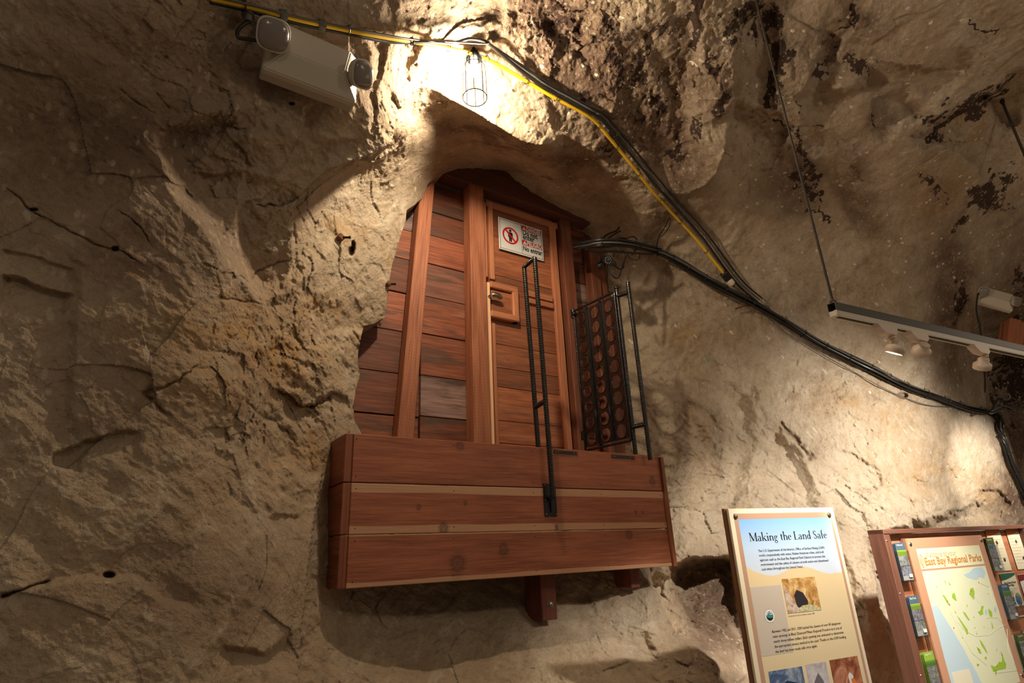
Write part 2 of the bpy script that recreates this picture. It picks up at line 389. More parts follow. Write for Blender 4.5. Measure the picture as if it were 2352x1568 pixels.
def blob(cx_, cy_, rx, ry, rot=0, soft=1.0):
    c, s_ = math.cos(math.radians(rot)), math.sin(math.radians(rot)); dx = PX-cx_; dy = PYY-cy_
    u = (dx*c+dy*s_)/rx; v = (-dx*s_+dy*c)/ry
    return np.exp(-(u*u+v*v)*soft)

# opening in the rock: snap grid points next to its outline onto it
inside = inpoly(PX, PYY, HOLE)
bb = (PX > 790) & (PX < 1450) & (PYY > 370) & (PYY < 1130)
ys, xs = np.where(bb); sub = (slice(ys.min(), ys.max()+1), slice(xs.min(), xs.max()+1))
ins = inside[sub]; full = ins[:-1, :-1] & ins[1:, :-1] & ins[:-1, 1:] & ins[1:, 1:]
# vertices that belong to any kept face
kept = np.zeros(ins.shape, bool)
kf = ~full
kept[:-1, :-1] |= kf; kept[1:, :-1] |= kf; kept[:-1, 1:] |= kf; kept[1:, 1:] |= kf
rim = ins & kept
_, _, _, qx, qy = nearest(PX[sub][rim], PYY[sub][rim], HOLE, True)
a = PX[sub].copy(); a[rim] = qx; PX[sub] = a; a = PYY[sub].copy(); a[rim] = qy; PYY[sub] = a

KD = rdir(PX, PYY)
tf = rbf(FRONT)(PX, PYY); tb = rbf(BACK)(PX, PYY)
isf = inpoly(PX, PYY, FPOLY)
# ragged edge: keep only a narrow blend so that it is a cliff and not a blade
T = np.where(isf, tf, tb)
T = np.clip(T, 2.0, 12.0)
# far end of the gallery beyond the right-hand corner
CORNER = [(2240,560),(2246,700),(2262,880),(2266,950),(2290,968),(2312,1000),(2336,1080),(2356,1140),(2400,1230),(2440,1400)]
def add_step(poly, amp, w0, L, fade=.12, side=1):
    """depth grows by amp when crossing the line to its right-hand side, over w0 px, and dies out over L px"""
    global T
    xs_ = [p[0] for p in poly]; ys_ = [p[1] for p in poly]; R_ = 2.6*L+w0
    jx = (GX > min(xs_)-R_) & (GX < max(xs_)+R_); jy = (GY > min(ys_)-R_) & (GY < max(ys_)+R_)
    a0, a1 = np.where(jy)[0][[0, -1]]; b0, b1 = np.where(jx)[0][[0, -1]]; sl = (slice(a0, a1+1), slice(b0, b1+1))
    X_, Y_ = PX[sl], PYY[sl]
    d, sg, ar, _, _ = nearest(X_+WOB[sl]*10, Y_+WOB2[sl]*10, poly); s_ = d*sg*side
    tap = sstep(ar, 0, fade)*sstep(1-ar, 0, fade)
    T[sl] += amp*tap*sstep(s_, -w0*.5, w0*.5)*np.exp(-(np.maximum(s_, 0)/L)**2)*np.exp(-(np.maximum(-s_, 0)/L)**2)
def add_groove(poly, amp, wd, fade=.1):
    global T
    xs_ = [p[0] for p in poly]; ys_ = [p[1] for p in poly]; R_ = 5*wd
    jx = (GX > min(xs_)-R_) & (GX < max(xs_)+R_); jy = (GY > min(ys_)-R_) & (GY < max(ys_)+R_)
    a0, a1 = np.where(jy)[0][[0, -1]]; b0, b1 = np.where(jx)[0][[0, -1]]; sl = (slice(a0, a1+1), slice(b0, b1+1))
    d, sg, ar, _, _ = nearest(PX[sl]+WOB[sl]*11, PYY[sl]+WOB2[sl]*11, poly)
    wd = wd*np.clip(.7+.9*WOB3[sl], .25, 1.6); amp_ = amp
    g = np.exp(-(d/wd)**2)*sstep(ar, 0, fade)*sstep(1-ar, 0, fade)
    T[sl] += amp*g
    MCR[sl] = np.maximum(MCR[sl], np.exp(-(d/(wd*.8))**2)*sstep(ar, 0, fade)*sstep(1-ar, 0, fade)*min(1, amp/.03))
P0 = EYE+KD*T[..., None]
WOB = fbm(P0, 5.0, 5, .62, 3.3); WOB2 = fbm(P0, 5.0, 5, .62, 13.3); WOB3 = fbm(P0, 8.0, 2, .6, 31.)
MCR = np.zeros(T.shape)
d, sg, ar, _, _ = nearest(PX, PYY, CORNER)
T += 1.5*np.where(inpoly(PX, PYY, CORNER+[(3000, 1400), (3000, 560)]), sstep(d, 0, 8), 0)*sstep(PYY, 640, 880)
_add_step = add_step
def add_step(poly, amp, *a, **k):
    mx_, my_ = np.mean([p[0] for p in poly]), np.mean([p[1] for p in poly])
    _add_step(poly, amp*(2.0 if mx_ > 1700 and my_ < 600 else 1.0), *a, **k)
# ledges and fracture faces on the left shoulder
add_step([(375,285),(383,318),(395,360),(411,410),(450,475),(500,545),(560,630),(620,700)], .17, 60, 170, .08, 1)
add_step([(560,390),(556,430),(551,480),(546,540),(560,610),(590,670),(640,740)], .07, 18, 70, .1, 1)
add_step([(575,300),(572,345),(560,385),(500,395),(430,400)], .035, 8, 50, .2, 1)
add_step([(470,462),(520,452),(552,444)], .03, 6, 40, .2, 1)
add_step([(690,452),(640,470),(600,476)], .03, 5, 40, .25, -1)
add_step([(905,262),(870,300),(800,318),(740,330),(700,360),(670,420)], .05, 20, 60, .2, 1)
add_step([(895,60),(885,120),(865,200),(860,260),(858,330)], .05, 14, 60, .2, -1)
add_step([(760,230),(700,250),(690,300),(720,360),(730,400)], .03, 12, 50, .2, 1)
add_step([(0,640),(60,648),(120,660),(172,676)], .05, 9, 60, .12, -1)
add_step([(168,560),(172,640),(175,760),(160,900),(168,1050)], .025, 26, 70, .2, -1)
add_step([(0,575),(90,592),(150,610),(178,618)], .018, 8, 50, .15, -1)
add_step([(95,1050),(150,1025),(185,1008),(260,990),(340,985)], .04, 14, 60, .2, -1)
add_step([(100,1068),(150,1078),(180,1090)], .03, 10, 50, .2, 1)
add_step([(40,1360),(110,1345),(200,1325),(300,1330),(380,1385),(470,1390)], .05, 20, 90, .2, 1)
add_step([(600,650),(640,760),(590,830),(600,960),(612,1060),(650,1120)], .06, 30, 90, .15, 1)
add_step([(600,950),(650,1010),(680,1080),(720,1120)], .05, 20, 60, .15, 1)
add_step([(595,1080),(640,1130),(690,1150),(720,1170)], .04, 14, 60, .2, 1)
add_step([(610,1190),(650,1175),(700,1180)], .03, 10, 40, .2, -1)
add_step([(480,1520),(520,1490),(600,1500),(690,1440)], .05, 20, 80, .2, -1)
add_step([(615,885),(650,905),(690,925),(740,912),(800,900)], .07, 10, 50, .12, -1)
add_step([(700,690),(740,770),(800,760),(850,745)], .05, 20, 60, .2, 1)
add_step([(650,760),(700,800),(760,790),(820,800)], .04, 16, 50, .2, 1)
# roof above the alcove
add_step([(925,70),(905,140),(915,170),(905,215)], .05, 12, 50, .2, 1)
add_step([(1200,0),(1260,80),(1330,150),(1400,200),(1470,290),(1500,400)], .06, 40, 120, .15, 1)
add_step([(1560,0),(1585,60),(1590,130),(1580,220),(1600,330),(1590,420)], .09, 30, 80, .12, -1)
add_step([(1480,60),(1500,150),(1540,230),(1545,330)], .06, 30, 80, .15, 1)
add_step([(1760,0),(1780,80),(1782,180),(1770,270)], .05, 18, 80, .15, -1)
add_step([(1690,225),(1712,252),(1745,258),(1800,278),(1830,290)], .09, 12, 60, .12, -1)
add_step([(1890,60),(1895,120),(1870,200),(1860,300),(1870,380)], .06, 50, 130, .15, 1)
add_step([(2000,0),(1960,60),(1915,120),(1890,170)], .05, 18, 80, .15, -1)
add_step([(1890,180),(1900,205),(1940,215),(1985,190),(2000,140)], .07, 22, 60, .15, -1)
add_step([(2352,150),(2280,215),(2200,255),(2130,285),(2098,320),(2110,355)], .13, 26, 110, .1, 1)
add_step([(2090,180),(2030,230),(2010,300),(2060,330)], .06, 50, 110, .2, 1)
add_step([(2180,100),(2220,150),(2130,260),(2060,320)], .06, 50, 120, .2, -1)
add_step([(2260,225),(2270,265),(2310,285),(2352,275)], .07, 16, 60, .12, 1)
add_step([(1900,330),(1940,390),(1960,450),(1990,520),(2010,580)], .06, 30, 110, .2, -1)
add_step([(2110,560),(2140,640),(2160,760),(2190,850)], .06, 50, 120, .2, 1)
# right-hand wall: fractures running down to the panels
add_step([(1735,870),(1725,960),(1728,1020),(1700,1130),(1670,1200)], .10, 30, 90, .12, -1)
add_step([(1790,960),(1800,1010),(1840,1060),(1862,1110),(1880,1180),(1960,1330),(1990,1460)], .13, 30, 90, .1, -1)
add_step([(1570,1160),(1620,1150),(1700,1145),(1740,1160)], .05, 20, 70, .2, 1)
add_step([(1535,1303),(1580,1290),(1640,1284),(1690,1278)], .38, 12, 150, .14, -1)
add_step([(1496,1318),(1512,1370),(1540,1430),(1552,1456),(1600,1480),(1640,1530),(1654,1600),(1670,1800)], .42, 10, 200, .05, 1)
add_step([(1290,1335),(1330,1390),(1400,1430),(1440,1480),(1480,1568)], .06, 40, 90, .2, 1)
add_step([(1470,1440),(1505,1500),(1540,1568)], .06, 16, 60, .2, -1)
add_step([(1330,1340),(1380,1420),(1470,1470)], .05, 18, 60, .2, -1)
add_step([(1520,700),(1560,820),(1640,870),(1690,960)], .05, 40, 100, .2, 1)
add_step([(1560,880),(1590,960),(1650,1040),(1660,1120)], .06, 30, 80, .2, -1)
add_step([(1985,1225),(2000,1280),(2020,1340),(2035,1400),(2080,1568),(2100,1700)], .55, 16, 210, .06, 1)
add_step([(1900,1100),(1980,1120),(2060,1110),(2140,1130),(2230,1120)], .06, 20, 60, .2, 1)
add_step([(2240,1128),(2290,1130),(2330,1150)], .09, 10, 60, .15, -1)
add_step([(2180,1178),(2220,1166),(2270,1150)], .06, 10, 40, .2, -1)
add_step([(1900,1030),(1960,1040),(2010,1080),(2030,1130)], .05, 18, 70, .2, -1)
for g, a_, w_ in (([(0,428),(70,480),(165,522),(240,560),(268,572),(330,612)], .016, 3.2), ([(270,478),(310,520),(345,566)], .015, 4), ([(400,965),(330,900),(420,870),(480,830)], .02, 6),
                  ([(690,450),(640,470),(585,474)], .02, 4), ([(660,600),(620,620),(580,650)], .02, 4), ([(270,205),(310,235),(360,258)], .012, 3), ([(360,215),(395,250)], .012, 3),
                  ([(1900,900),(1960,870),(1945,895),(1890,950)], .012, 3), ([(2000,905),(2040,920)], .012, 3), ([(1790,960),(1830,1010),(1860,1060)], .04, 7), ([(1740,258),(1850,285),(1900,290)], .02, 5),
                  ([(0,1370),(60,1352),(120,1335)], .03, 6), ([(620,890),(690,925),(760,912)], .03, 5), ([(560,920),(690,1010)], .02, 5), ([(530,530),(480,560)], .012, 3), ([(615,715),(560,700),(500,680)], .015, 4),
                  ([(1330,490),(1340,470),(1380,440),(1500,380)], .012, 3), ([(1950,390),(2010,415)], .02, 4)):
    add_groove(g, a_, w_)
# bore holes beside the rusty bolt, shot hole on the far wall
for hx_, hy_, rx_, ry_, dp in ((806,577,7,11,.10), (811,565,5,13,.08), (670,238,7,4,.05), (250,1320,14,8,.05), (265,571,9,6,.04), (2073,908,13,7,.08), (78,481,10,4,.04)):
    g = blob(hx_, hy_, rx_, ry_, 0)**1.0; T += dp*sstep(g, .25, .6)
    MCR = np.maximum(MCR, sstep(g, .3, .6)*.5)

# amplitude of relief
ROUGH = .55+.9*blob(700,850,170,170)+.9*blob(1950,1180,300,110)+.8*blob(1450,180,260,220)+1.0*blob(870,270,60,130)+.5*blob(1150,120,200,110)+.5*blob(600,1080,160,130)+.6*blob(1560,1450,90,160)+.6*blob(600,330,110,170)+.5*blob(1560,1080,90,200)+.4*blob(1960,1400,80,160)
ROUGH -= .25*blob(200,600,200,300)+.25*blob(1850,600,250,200)+.25*blob(1100,330,200,60)
near_hole = np.clip(1-(np.abs(T*KD[..., 1]-3.42)/.3), 0, 1)
ROUGH -= .22*blob(200,1300,330,250)
ROUGH = np.clip(ROUGH, .2, 2)
P0 = EYE+KD*T[..., None]
warp = np.stack([fbm(P0, 2.2, 3, .5, 11), fbm(P0, 2.2, 3, .5, 23), fbm(P0, 2.2, 3, .5, 37)], -1)*.07
STR = P0 @ np.array([[.82, .2, .53], [-.1, .97, -.2], [-.56, .1, .82]])*np.array([.55, 1.2, 2.3])   # bedding runs down to the right
PW = P0+warp
disp = .040*fbm(P0, 1.5, 2, .5, 1.7)+.026*ROUGH*fbm(PW*np.array([1, 1, 1.6]), 4.2, 5, .52, 5.1)
FA = facets(PW, 2.3, 1.1); FB = facets(PW, 6.0, 8.7); FC = facets(P0+warp*.3, 16.0, 4.2); FD = facets(P0, 38.0, 2.2)
GR = sstep(fbm(P0, 2.1, 2, .5, 51), -.35, .35)
disp += ROUGH*(.026*FA+.020*FB*(.4+.8*GR)+.0115*FC*(.3+1.1*GR)+.0042*FD*(.3+1.0*GR))
disp += .012*(.5+.5*ROUGH)*fbm(STR, 7.0, 4, .55, 61)
rg = 1-np.abs(fbm(PW, 3.1, 4, .55, 19)); disp += -.009*ROUGH*rg**3
disp += .0042*fbm(P0, 30, 4, .65, 2.0)*(.45+.75*ROUGH)
# keep relief small where posts and the timber box meet the rock, and at the mouth of the alcove
calm = 1-.65*np.clip(blob(1250,1430,90,60)+blob(1300,330,60,40)*.0+blob(1100,190,60,60)*.6, 0, 1)
T = T+disp*calm
P = EYE+KD*T[..., None]
# -- surface stains, and recess shade painted into the brown, kept as vertex masks
MDK = np.zeros(T.shape); MBR = np.zeros(T.shape); MOC = np.zeros(T.shape); MPL = np.zeros(T.shape); MFL = np.zeros(T.shape); MGN = np.zeros(T.shape)
_PX, _PY = PX, PYY; WA = fbm(P0, 3.0, 5, .6, 71); WB = fbm(P0, 3.0, 5, .6, 83)
PX = _PX+WA*34; PYY = _PY+WB*34
def line_mask(poly, wd, fade=.08):
    d, sg, ar, _, _ = nearest(PX, PYY, poly); return np.exp(-(d/wd)**2)*sstep(ar, -.001, fade)*sstep(1-ar, -.001, fade)
def mx(M, *bs):
    for b_ in bs: M = np.maximum(M, b_)
    return M
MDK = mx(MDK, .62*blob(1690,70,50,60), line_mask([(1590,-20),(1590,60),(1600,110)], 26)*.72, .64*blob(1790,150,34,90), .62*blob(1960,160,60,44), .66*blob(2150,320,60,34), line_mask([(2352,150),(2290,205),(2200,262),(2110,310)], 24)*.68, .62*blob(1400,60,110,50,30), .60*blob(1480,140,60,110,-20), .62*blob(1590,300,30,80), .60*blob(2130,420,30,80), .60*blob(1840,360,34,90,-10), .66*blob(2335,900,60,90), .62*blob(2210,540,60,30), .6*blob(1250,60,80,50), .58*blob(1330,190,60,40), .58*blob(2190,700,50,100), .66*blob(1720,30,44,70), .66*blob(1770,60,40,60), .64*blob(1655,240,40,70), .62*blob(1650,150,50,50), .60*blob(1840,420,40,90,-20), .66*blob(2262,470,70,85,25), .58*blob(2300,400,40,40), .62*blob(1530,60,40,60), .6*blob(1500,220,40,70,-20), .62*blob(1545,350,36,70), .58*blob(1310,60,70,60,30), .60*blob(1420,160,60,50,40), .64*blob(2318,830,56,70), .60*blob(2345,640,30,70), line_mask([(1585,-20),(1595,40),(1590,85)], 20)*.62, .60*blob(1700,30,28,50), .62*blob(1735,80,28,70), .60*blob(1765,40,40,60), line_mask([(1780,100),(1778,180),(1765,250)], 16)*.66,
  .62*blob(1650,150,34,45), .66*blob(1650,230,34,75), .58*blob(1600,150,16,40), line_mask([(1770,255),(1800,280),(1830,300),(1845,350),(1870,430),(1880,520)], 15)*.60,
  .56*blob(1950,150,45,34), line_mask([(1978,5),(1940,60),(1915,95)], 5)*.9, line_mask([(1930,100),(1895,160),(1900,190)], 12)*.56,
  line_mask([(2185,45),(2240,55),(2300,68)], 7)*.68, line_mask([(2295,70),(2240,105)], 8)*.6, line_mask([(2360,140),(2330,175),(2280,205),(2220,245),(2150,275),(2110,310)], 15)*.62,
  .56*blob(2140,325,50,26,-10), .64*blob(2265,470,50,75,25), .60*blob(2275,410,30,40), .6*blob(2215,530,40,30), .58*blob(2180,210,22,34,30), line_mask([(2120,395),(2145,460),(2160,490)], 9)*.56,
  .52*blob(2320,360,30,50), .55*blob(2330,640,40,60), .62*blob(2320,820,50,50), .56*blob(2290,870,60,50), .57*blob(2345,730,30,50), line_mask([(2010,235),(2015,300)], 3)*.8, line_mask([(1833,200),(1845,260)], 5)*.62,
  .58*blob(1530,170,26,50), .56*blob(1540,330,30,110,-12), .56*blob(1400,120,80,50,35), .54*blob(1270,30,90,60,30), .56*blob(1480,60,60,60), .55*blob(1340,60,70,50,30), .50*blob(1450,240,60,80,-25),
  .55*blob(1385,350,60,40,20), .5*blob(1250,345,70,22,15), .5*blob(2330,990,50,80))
MBR = mx(MBR, blob(1640,1400,80,150), .9*blob(1710,1330,50,80), .8*blob(1960,60,60,30), .7*blob(2010,250,40,90), .7*blob(1820,400,70,110), blob(1300,120,200,110,30), blob(1440,260,110,150,-10), blob(1230,60,200,70,8), .8*blob(1560,140,60,140), blob(1370,110,260,75,38), blob(1520,330,70,180,-22), blob(1250,20,230,60,12)*.9, .8*blob(1650,200,46,110), .75*blob(1960,430,46,130,-12), .9*blob(2180,690,60,200,-8), .9*blob(2330,780,70,230), blob(2340,1050,60,200),  # lower-right recess blobs, here and below, also paint its shade into the brown
  .75*blob(600,150,520,100,10), .8*blob(250,300,420,230), .7*blob(350,560,300,160,-5), .45*blob(250,900,350,200), blob(1130,320,150,26,14), .9*blob(1330,370,100,40,15), .5*blob(1000,30,200,60), .45*blob(450,1350,260,160), .8*blob(1640,1430,80,140), .5*blob(1700,1350,60,100),
  .45*blob(1900,120,220,120), .5*blob(1500,620,100,60), .4*blob(1050,430,60,60))
MOC = mx(MOC, .9*blob(480,750,170,80,-10), .9*blob(640,820,110,90), .6*blob(700,1060,80,60), .8*blob(800,500,60,30), .7*blob(790,540,50,20), .5*blob(450,900,130,70), .8*blob(340,640,60,20), .8*blob(560,700,90,30), .5*blob(900,610,20,60),
  .8*blob(2270,1110,50,60), .7*blob(2100,1080,120,60), .6*blob(1930,930,60,40), .5*blob(2060,980,80,60), .5*blob(1560,790,60,30), .45*blob(2090,130,90,30,15), .5*blob(2240,270,90,30,-30), .5*blob(2150,450,60,80), .6*blob(730,700,60,40), .7*blob(840,780,20,60), .5*blob(1850,280,60,16))
MPL = mx(MPL, .55*blob(1950,1130,220,110), .5*blob(2250,1000,60,140), .35*blob(850,480,90,140), .3*blob(1480,800,60,160), .5*blob(1470,1400,50,80), .45*blob(1620,1200,90,80), .4*blob(2010,1430,50,150), .3*blob(1550,60,50,90), .4*blob(1740,1000,60,120))
MFL = mx(MFL, sstep(PX, 1000, 1300)*sstep(1100-PYY, 0, 200), .9*blob(900,400,120,120), .25+0*PX)
MGN = mx(MGN, blob(1620,825,34,8,-20), .8*blob(1560,780,10,12), .5*blob(1605,850,12,16))

PX, PYY = _PX, _PY
MBK = sstep(PX, 1480, 1800)
def rock_object():
    nv = NX*NY
    idx = np.arange(nv).reshape(NY, NX)
    fa = np.stack([idx[:-1, :-1], idx[:-1, 1:], idx[1:, 1:], idx[1:, :-1]], -1)
    keep = np.ones((NY-1, NX-1), bool)
    s0 = sub; keep[s0[0].start:s0[0].stop-1, s0[1].start:s0[1].stop-1] = ~full
    fa = fa[keep]
    co = P.reshape(-1, 3)
    used = np.zeros(nv, bool); used[fa.ravel()] = True; remap = np.cumsum(used)-1
    co = co[used]; fa = remap[fa]
    # return of the rock edge behind the mouth of the alcove
    hp = []
    for i in range(len(HOLE)):
        a_, b_ = HOLE[i], HOLE[(i+1) % len(HOLE)]
        for k in range(4): hp.append((a_[0]+(b_[0]-a_[0])*k/4, a_[1]+(b_[1]-a_[1])*k/4))
    hx = np.array([h[0] for h in hp]); hy = np.array([h[1] for h in hp])
    gi = np.clip(np.searchsorted(GY, hy), 0, NY-1); gj = np.clip(np.searchsorted(GX, hx), 0, NX-1)
    inner = P[gi, gj]; t_in = np.linalg.norm(inner-EYE, axis=1)
    r0 = EYE+rdir(hx, hy)*(t_in-.004)[:, None]; r1 = r0+np.array([0, .10, 0]); r2 = r0+np.array([0, .32, 0])
    base = len(co); n_ = len(hp); co = np.vstack([co, r0, r1, r2])
    k = np.arange(n_); k2 = (k+1) % n_
    fr = np.vstack([np.stack([base+k, base+k2, base+n_+k2, base+n_+k], 1), np.stack([base+n_+k, base+n_+k2, base+2*n_+k2, base+2*n_+k], 1)])
    fa = np.vstack([fa, fr])
    me = bpy.data.meshes.new('wall_back'); me.vertices.add(len(co)); me.vertices.foreach_set('co', co.astype(np.float32).ravel())
    me.loops.add(fa.size); me.loops.foreach_set('vertex_index', fa.ravel().astype(np.int32))
    me.polygons.add(len(fa)); me.polygons.foreach_set('loop_start', np.arange(0, fa.size, 4, dtype=np.int32))
    me.update(calc_edges=True)
    me.polygons.foreach_set('use_smooth', np.ones(len(fa), bool))
    for nm, arr in (('dark', MDK), ('brown', MBR), ('ochre', MOC), ('pale', MPL), ('fleck', MFL), ('green', MGN), ('crack', MCR), ('bank', MBK)):
        at = me.attributes.new(nm, 'FLOAT', 'POINT'); v = arr.reshape(-1)[used]; v = np.concatenate([v, np.zeros(len(co)-len(v))])
        at.data.foreach_set('value', v.astype(np.float32))
    o = bpy.data.objects.new('wall_back', me); COL.objects.link(o); o['kind'] = 'structure'
    return o
def rock_material():
    t = NT('sandstone'); b = t.b; b.inputs['Roughness'].default_value = .9; b.inputs['Specular IOR Level'].default_value = .15
    co = t.n('ShaderNodeNewGeometry').outputs['Position']
    A = lambda nm: t.n('ShaderNodeAttribute', attribute_name=nm).outputs['Fac']
    big = t.noise(co, 1.3, 4, .6); med = t.noise(co, 5, 6, .65, .4); fin = t.noise(co, 42, 5, .6); vf = t.noise(co, 190, 3, .6)
    c = t.ramp(big, [(.35, (.47, .365, .255)), (.52, (.57, .455, .325)), (.68, (.64, .52, .385))])
    c = t.mix(A('bank'), c, t.ramp(big, [(.35, (.50, .41, .30)), (.52, (.60, .50, .385)), (.68, (.68, .58, .46))]))
    c = t.mix(t.ramp(med, [(.40, .45), (.62, 0.)]), c, (.40, .28, .17))
    c = t.mix(t.math('MULTIPLY', t.ramp(fin, [(.36, 1.), (.50, 0.)]), .30), c, (.28, .20, .13))
    sv = t.noise(t.map(t.map(co, (1, 1, 1), (.4, -.7, .3)), (1, 1, .22)), 11, 6, .7, .5); c = t.mix(t.math('MULTIPLY', t.ramp(sv, [(.34, 1.), (.48, 0.)]), .45), c, (.29, .20, .13)); c = t.mix(t.math('MULTIPLY', t.ramp(sv, [(.56, 0.), (.70, 1.)]), .5), c, (.78, .68, .53))
    # ochre and rust
    oc = t.math('MULTIPLY', A('ochre'), t.ramp(t.noise(co, 7, 5, .7, .6), [(.36, .0), (.58, 1.)]))
    c = t.mix(t.math('MULTIPLY', oc, .8), c, (.50, .27, .075))
    oc2 = t.math('MULTIPLY', A('ochre'), t.ramp(t.noise(co, 16, 4, .7, .6), [(.55, .0), (.66, 1.)]))
    c = t.mix(t.math('MULTIPLY', oc2, .7), c, (.30, .12, .03))
    c = t.mix(t.math('MULTIPLY', A('pale'), t.ramp(t.noise(co, 9, 4), [(.35, .35), (.6, 1.)])), c, (.74, .66, .53))
    # brown iron skin with painted recess shade; black crust with chips broken out of it
    st = t.n('ShaderNodeVectorMath', operation='MULTIPLY'); st.inputs[1].default_value = (1, 1, .45); t.l(co, st.inputs[0])
    chips = t.n('ShaderNodeTexVoronoi'); chips.inputs['Scale'].default_value = 30; t.l(st.outputs[0], chips.inputs['Vector'])
    ch = t.ramp(chips.outputs['Distance'], [(.20, 1.), (.34, 0.)])
    cht = t.math('MULTIPLY', ch, t.ramp(t.noise(co, 13, 3), [(.46, 0.), (.56, 1.)]))
    br = t.math('MULTIPLY', t.math('MULTIPLY', A('brown'), 1.25, True), t.ramp(t.math('ADD', t.math('MULTIPLY', med, .6), t.math('MULTIPLY', fin, .4)), [(.34, .35), (.52, 1.)]))
    br = t.math('MULTIPLY', br, t.math('SUBTRACT', 1.0, t.math('MULTIPLY', cht, .8)))
    c = t.mix(t.math('MULTIPLY', br, .9), c, (.15, .088, .06))
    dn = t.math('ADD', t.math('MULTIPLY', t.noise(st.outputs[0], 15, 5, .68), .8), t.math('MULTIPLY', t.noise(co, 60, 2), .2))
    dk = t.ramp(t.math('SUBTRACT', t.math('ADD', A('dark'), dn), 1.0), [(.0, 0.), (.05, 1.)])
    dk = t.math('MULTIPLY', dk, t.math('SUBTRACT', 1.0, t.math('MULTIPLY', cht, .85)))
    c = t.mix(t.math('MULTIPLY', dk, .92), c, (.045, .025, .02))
    # pale pick marks
    rot = t.map(t.map(co, (1, 1, 1), (.5, .35, 0)), (1, 1, .28))
    fl = t.n('ShaderNodeTexVoronoi'); fl.inputs['Scale'].default_value = 12; fl.inputs['Randomness'].default_value = 1; t.l(rot, fl.inputs['Vector'])
    flm = t.ramp(t.math('ADD', fl.outputs['Distance'], t.math('MULTIPLY', t.noise(co, 90, 3), .22)), [(.245, 1.), (.27, 0.)])
    flm = t.math('MULTIPLY', flm, t.math('MULTIPLY', A('fleck'), t.ramp(t.noise(co, 6, 2), [(.40, 0.), (.52, 1.)])))
    c = t.mix(t.math('MULTIPLY', flm, .85), c, (.92, .82, .66))
    c = t.mix(t.math('MULTIPLY', A('green'), t.ramp(t.noise(co, 12, 3), [(.42, 0.), (.58, .8)])), c, (.26, .33, .10))
    c = t.mix(t.math('MULTIPLY', A('crack'), .8), c, (.13, .07, .035))
    # fine cracks
    cr = t.n('ShaderNodeTexNoise', noise_type='RIDGED_MULTIFRACTAL') if False else None
    e = t.noise(co, 2.6, 7, .62, .8)
    ln = t.ramp(t.math('ABSOLUTE', t.math('SUBTRACT', e, .5)), [(.0, 1.), (.006, 0.)])
    ln = t.math('MULTIPLY', ln, t.ramp(t.noise(co, 1.7, 2), [(.56, 0.), (.68, .5)]))
    c = t.mix(ln, c, (.22, .13, .07))
    t.l(c, b.inputs['Base Color'])
    bh = t.math('ADD', t.math('MULTIPLY', t.noise(co, 24, 6, .68), 1.0), t.math('MULTIPLY', vf, .16))
    bh = t.math('ADD', bh, t.math('ADD', t.math('MULTIPLY', t.noise(co, 75, 4, .7), .45), t.math('MULTIPLY', sv, 1.1)))
    bh = t.math('SUBTRACT', bh, t.math('MULTIPLY', t.math('ADD', flm, ln), .3))
    bp = t.n('ShaderNodeBump'); bp.inputs['Strength'].default_value = .95; bp.inputs['Distance'].default_value = .016
    t.l(bh, bp.inputs['Height']); t.l(bp.outputs[0], b.inputs['Normal'])
    return t.m
ROCK = rock_object(); ROCKM = rock_material(); ROCK.data.materials.append(ROCKM)
def rock_t(px, py):
    i = np.searchsorted(GY, py); j = np.searchsorted(GX, px)
    return float(T[max(0, i-2):i+3, max(0, j-2):j+3].min())
fl = MB().box((4, 0, -.02), (12, 7.2, .04)); fl.build('floor', simple('floor_sand', (.35, .27, .19), .95, bump=.5, bscale=40, var=.2), kind='structure')

# ------------------------------------------------------------------ timber: partition, door, balcony
WOOD_OLD = wood('redwood_old', (0.0527, 0.0161, 0.0081), (0.1517, 0.0488, 0.0237), (0.2688, 0.105, 0.0546), wear=.95, rough=.6, vary=.95)
WOOD_JAMB = wood('redwood_jamb', (.06, .02, .011), (.15, .05, .026), (.24, .095, .052), wear=.6, rough=.6, vary=.4)
WOOD_POST = wood('redwood_post', (0.1178, 0.0409, 0.0198), (0.2516, 0.0962, 0.0488), (0.3948, 0.1848, 0.105), rough=.6, saw=.10)
WOOD_FRAME = wood('redwood_frame', (0.1674, 0.062, 0.0298), (0.3256, 0.1369, 0.0703), (0.462, 0.2268, 0.126), rough=.55)
WOOD_PALE = wood('sapwood_edge', (.60, .36, .20), (.74, .50, .31), (.80, .58, .38), rough=.55)
WOOD_DOOR = wood('redwood_door', (0.1116, 0.0384, 0.0174), (0.2294, 0.0851, 0.0407), (0.378, 0.168, 0.0882), rough=.55, wear=.45, vary=.6)
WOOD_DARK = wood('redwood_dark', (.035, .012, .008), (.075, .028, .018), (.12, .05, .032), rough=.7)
WOOD_STRUT = wood('redwood_strut', (.055, .018, .012), (.12, .038, .024), (.17, .06, .04), rough=.6)
BRASS = simple('brass_screw', (.42, .27, .12), .35, 1.0)
BLACKM = simple('black_enamel', (.008, .006, .005), .36, .0, bump=.3, bscale=300, coat=.15)
GATEM = simple('dark_brown_enamel', (.020, .008, .006), .3, .0, bump=.2, bscale=120, coat=.25)
STEEL = simple('worn_steel', (.45, .42, .38), .3, 1.0)
NAILM = simple('nail_head', (.02, .015, .012), .5, .6)
ZR = Matrix.Identity(3)
def wx(px, py, Y): return PY(px, py, Y).x
def wz(px, py, Y): return PY(px, py, Y).z

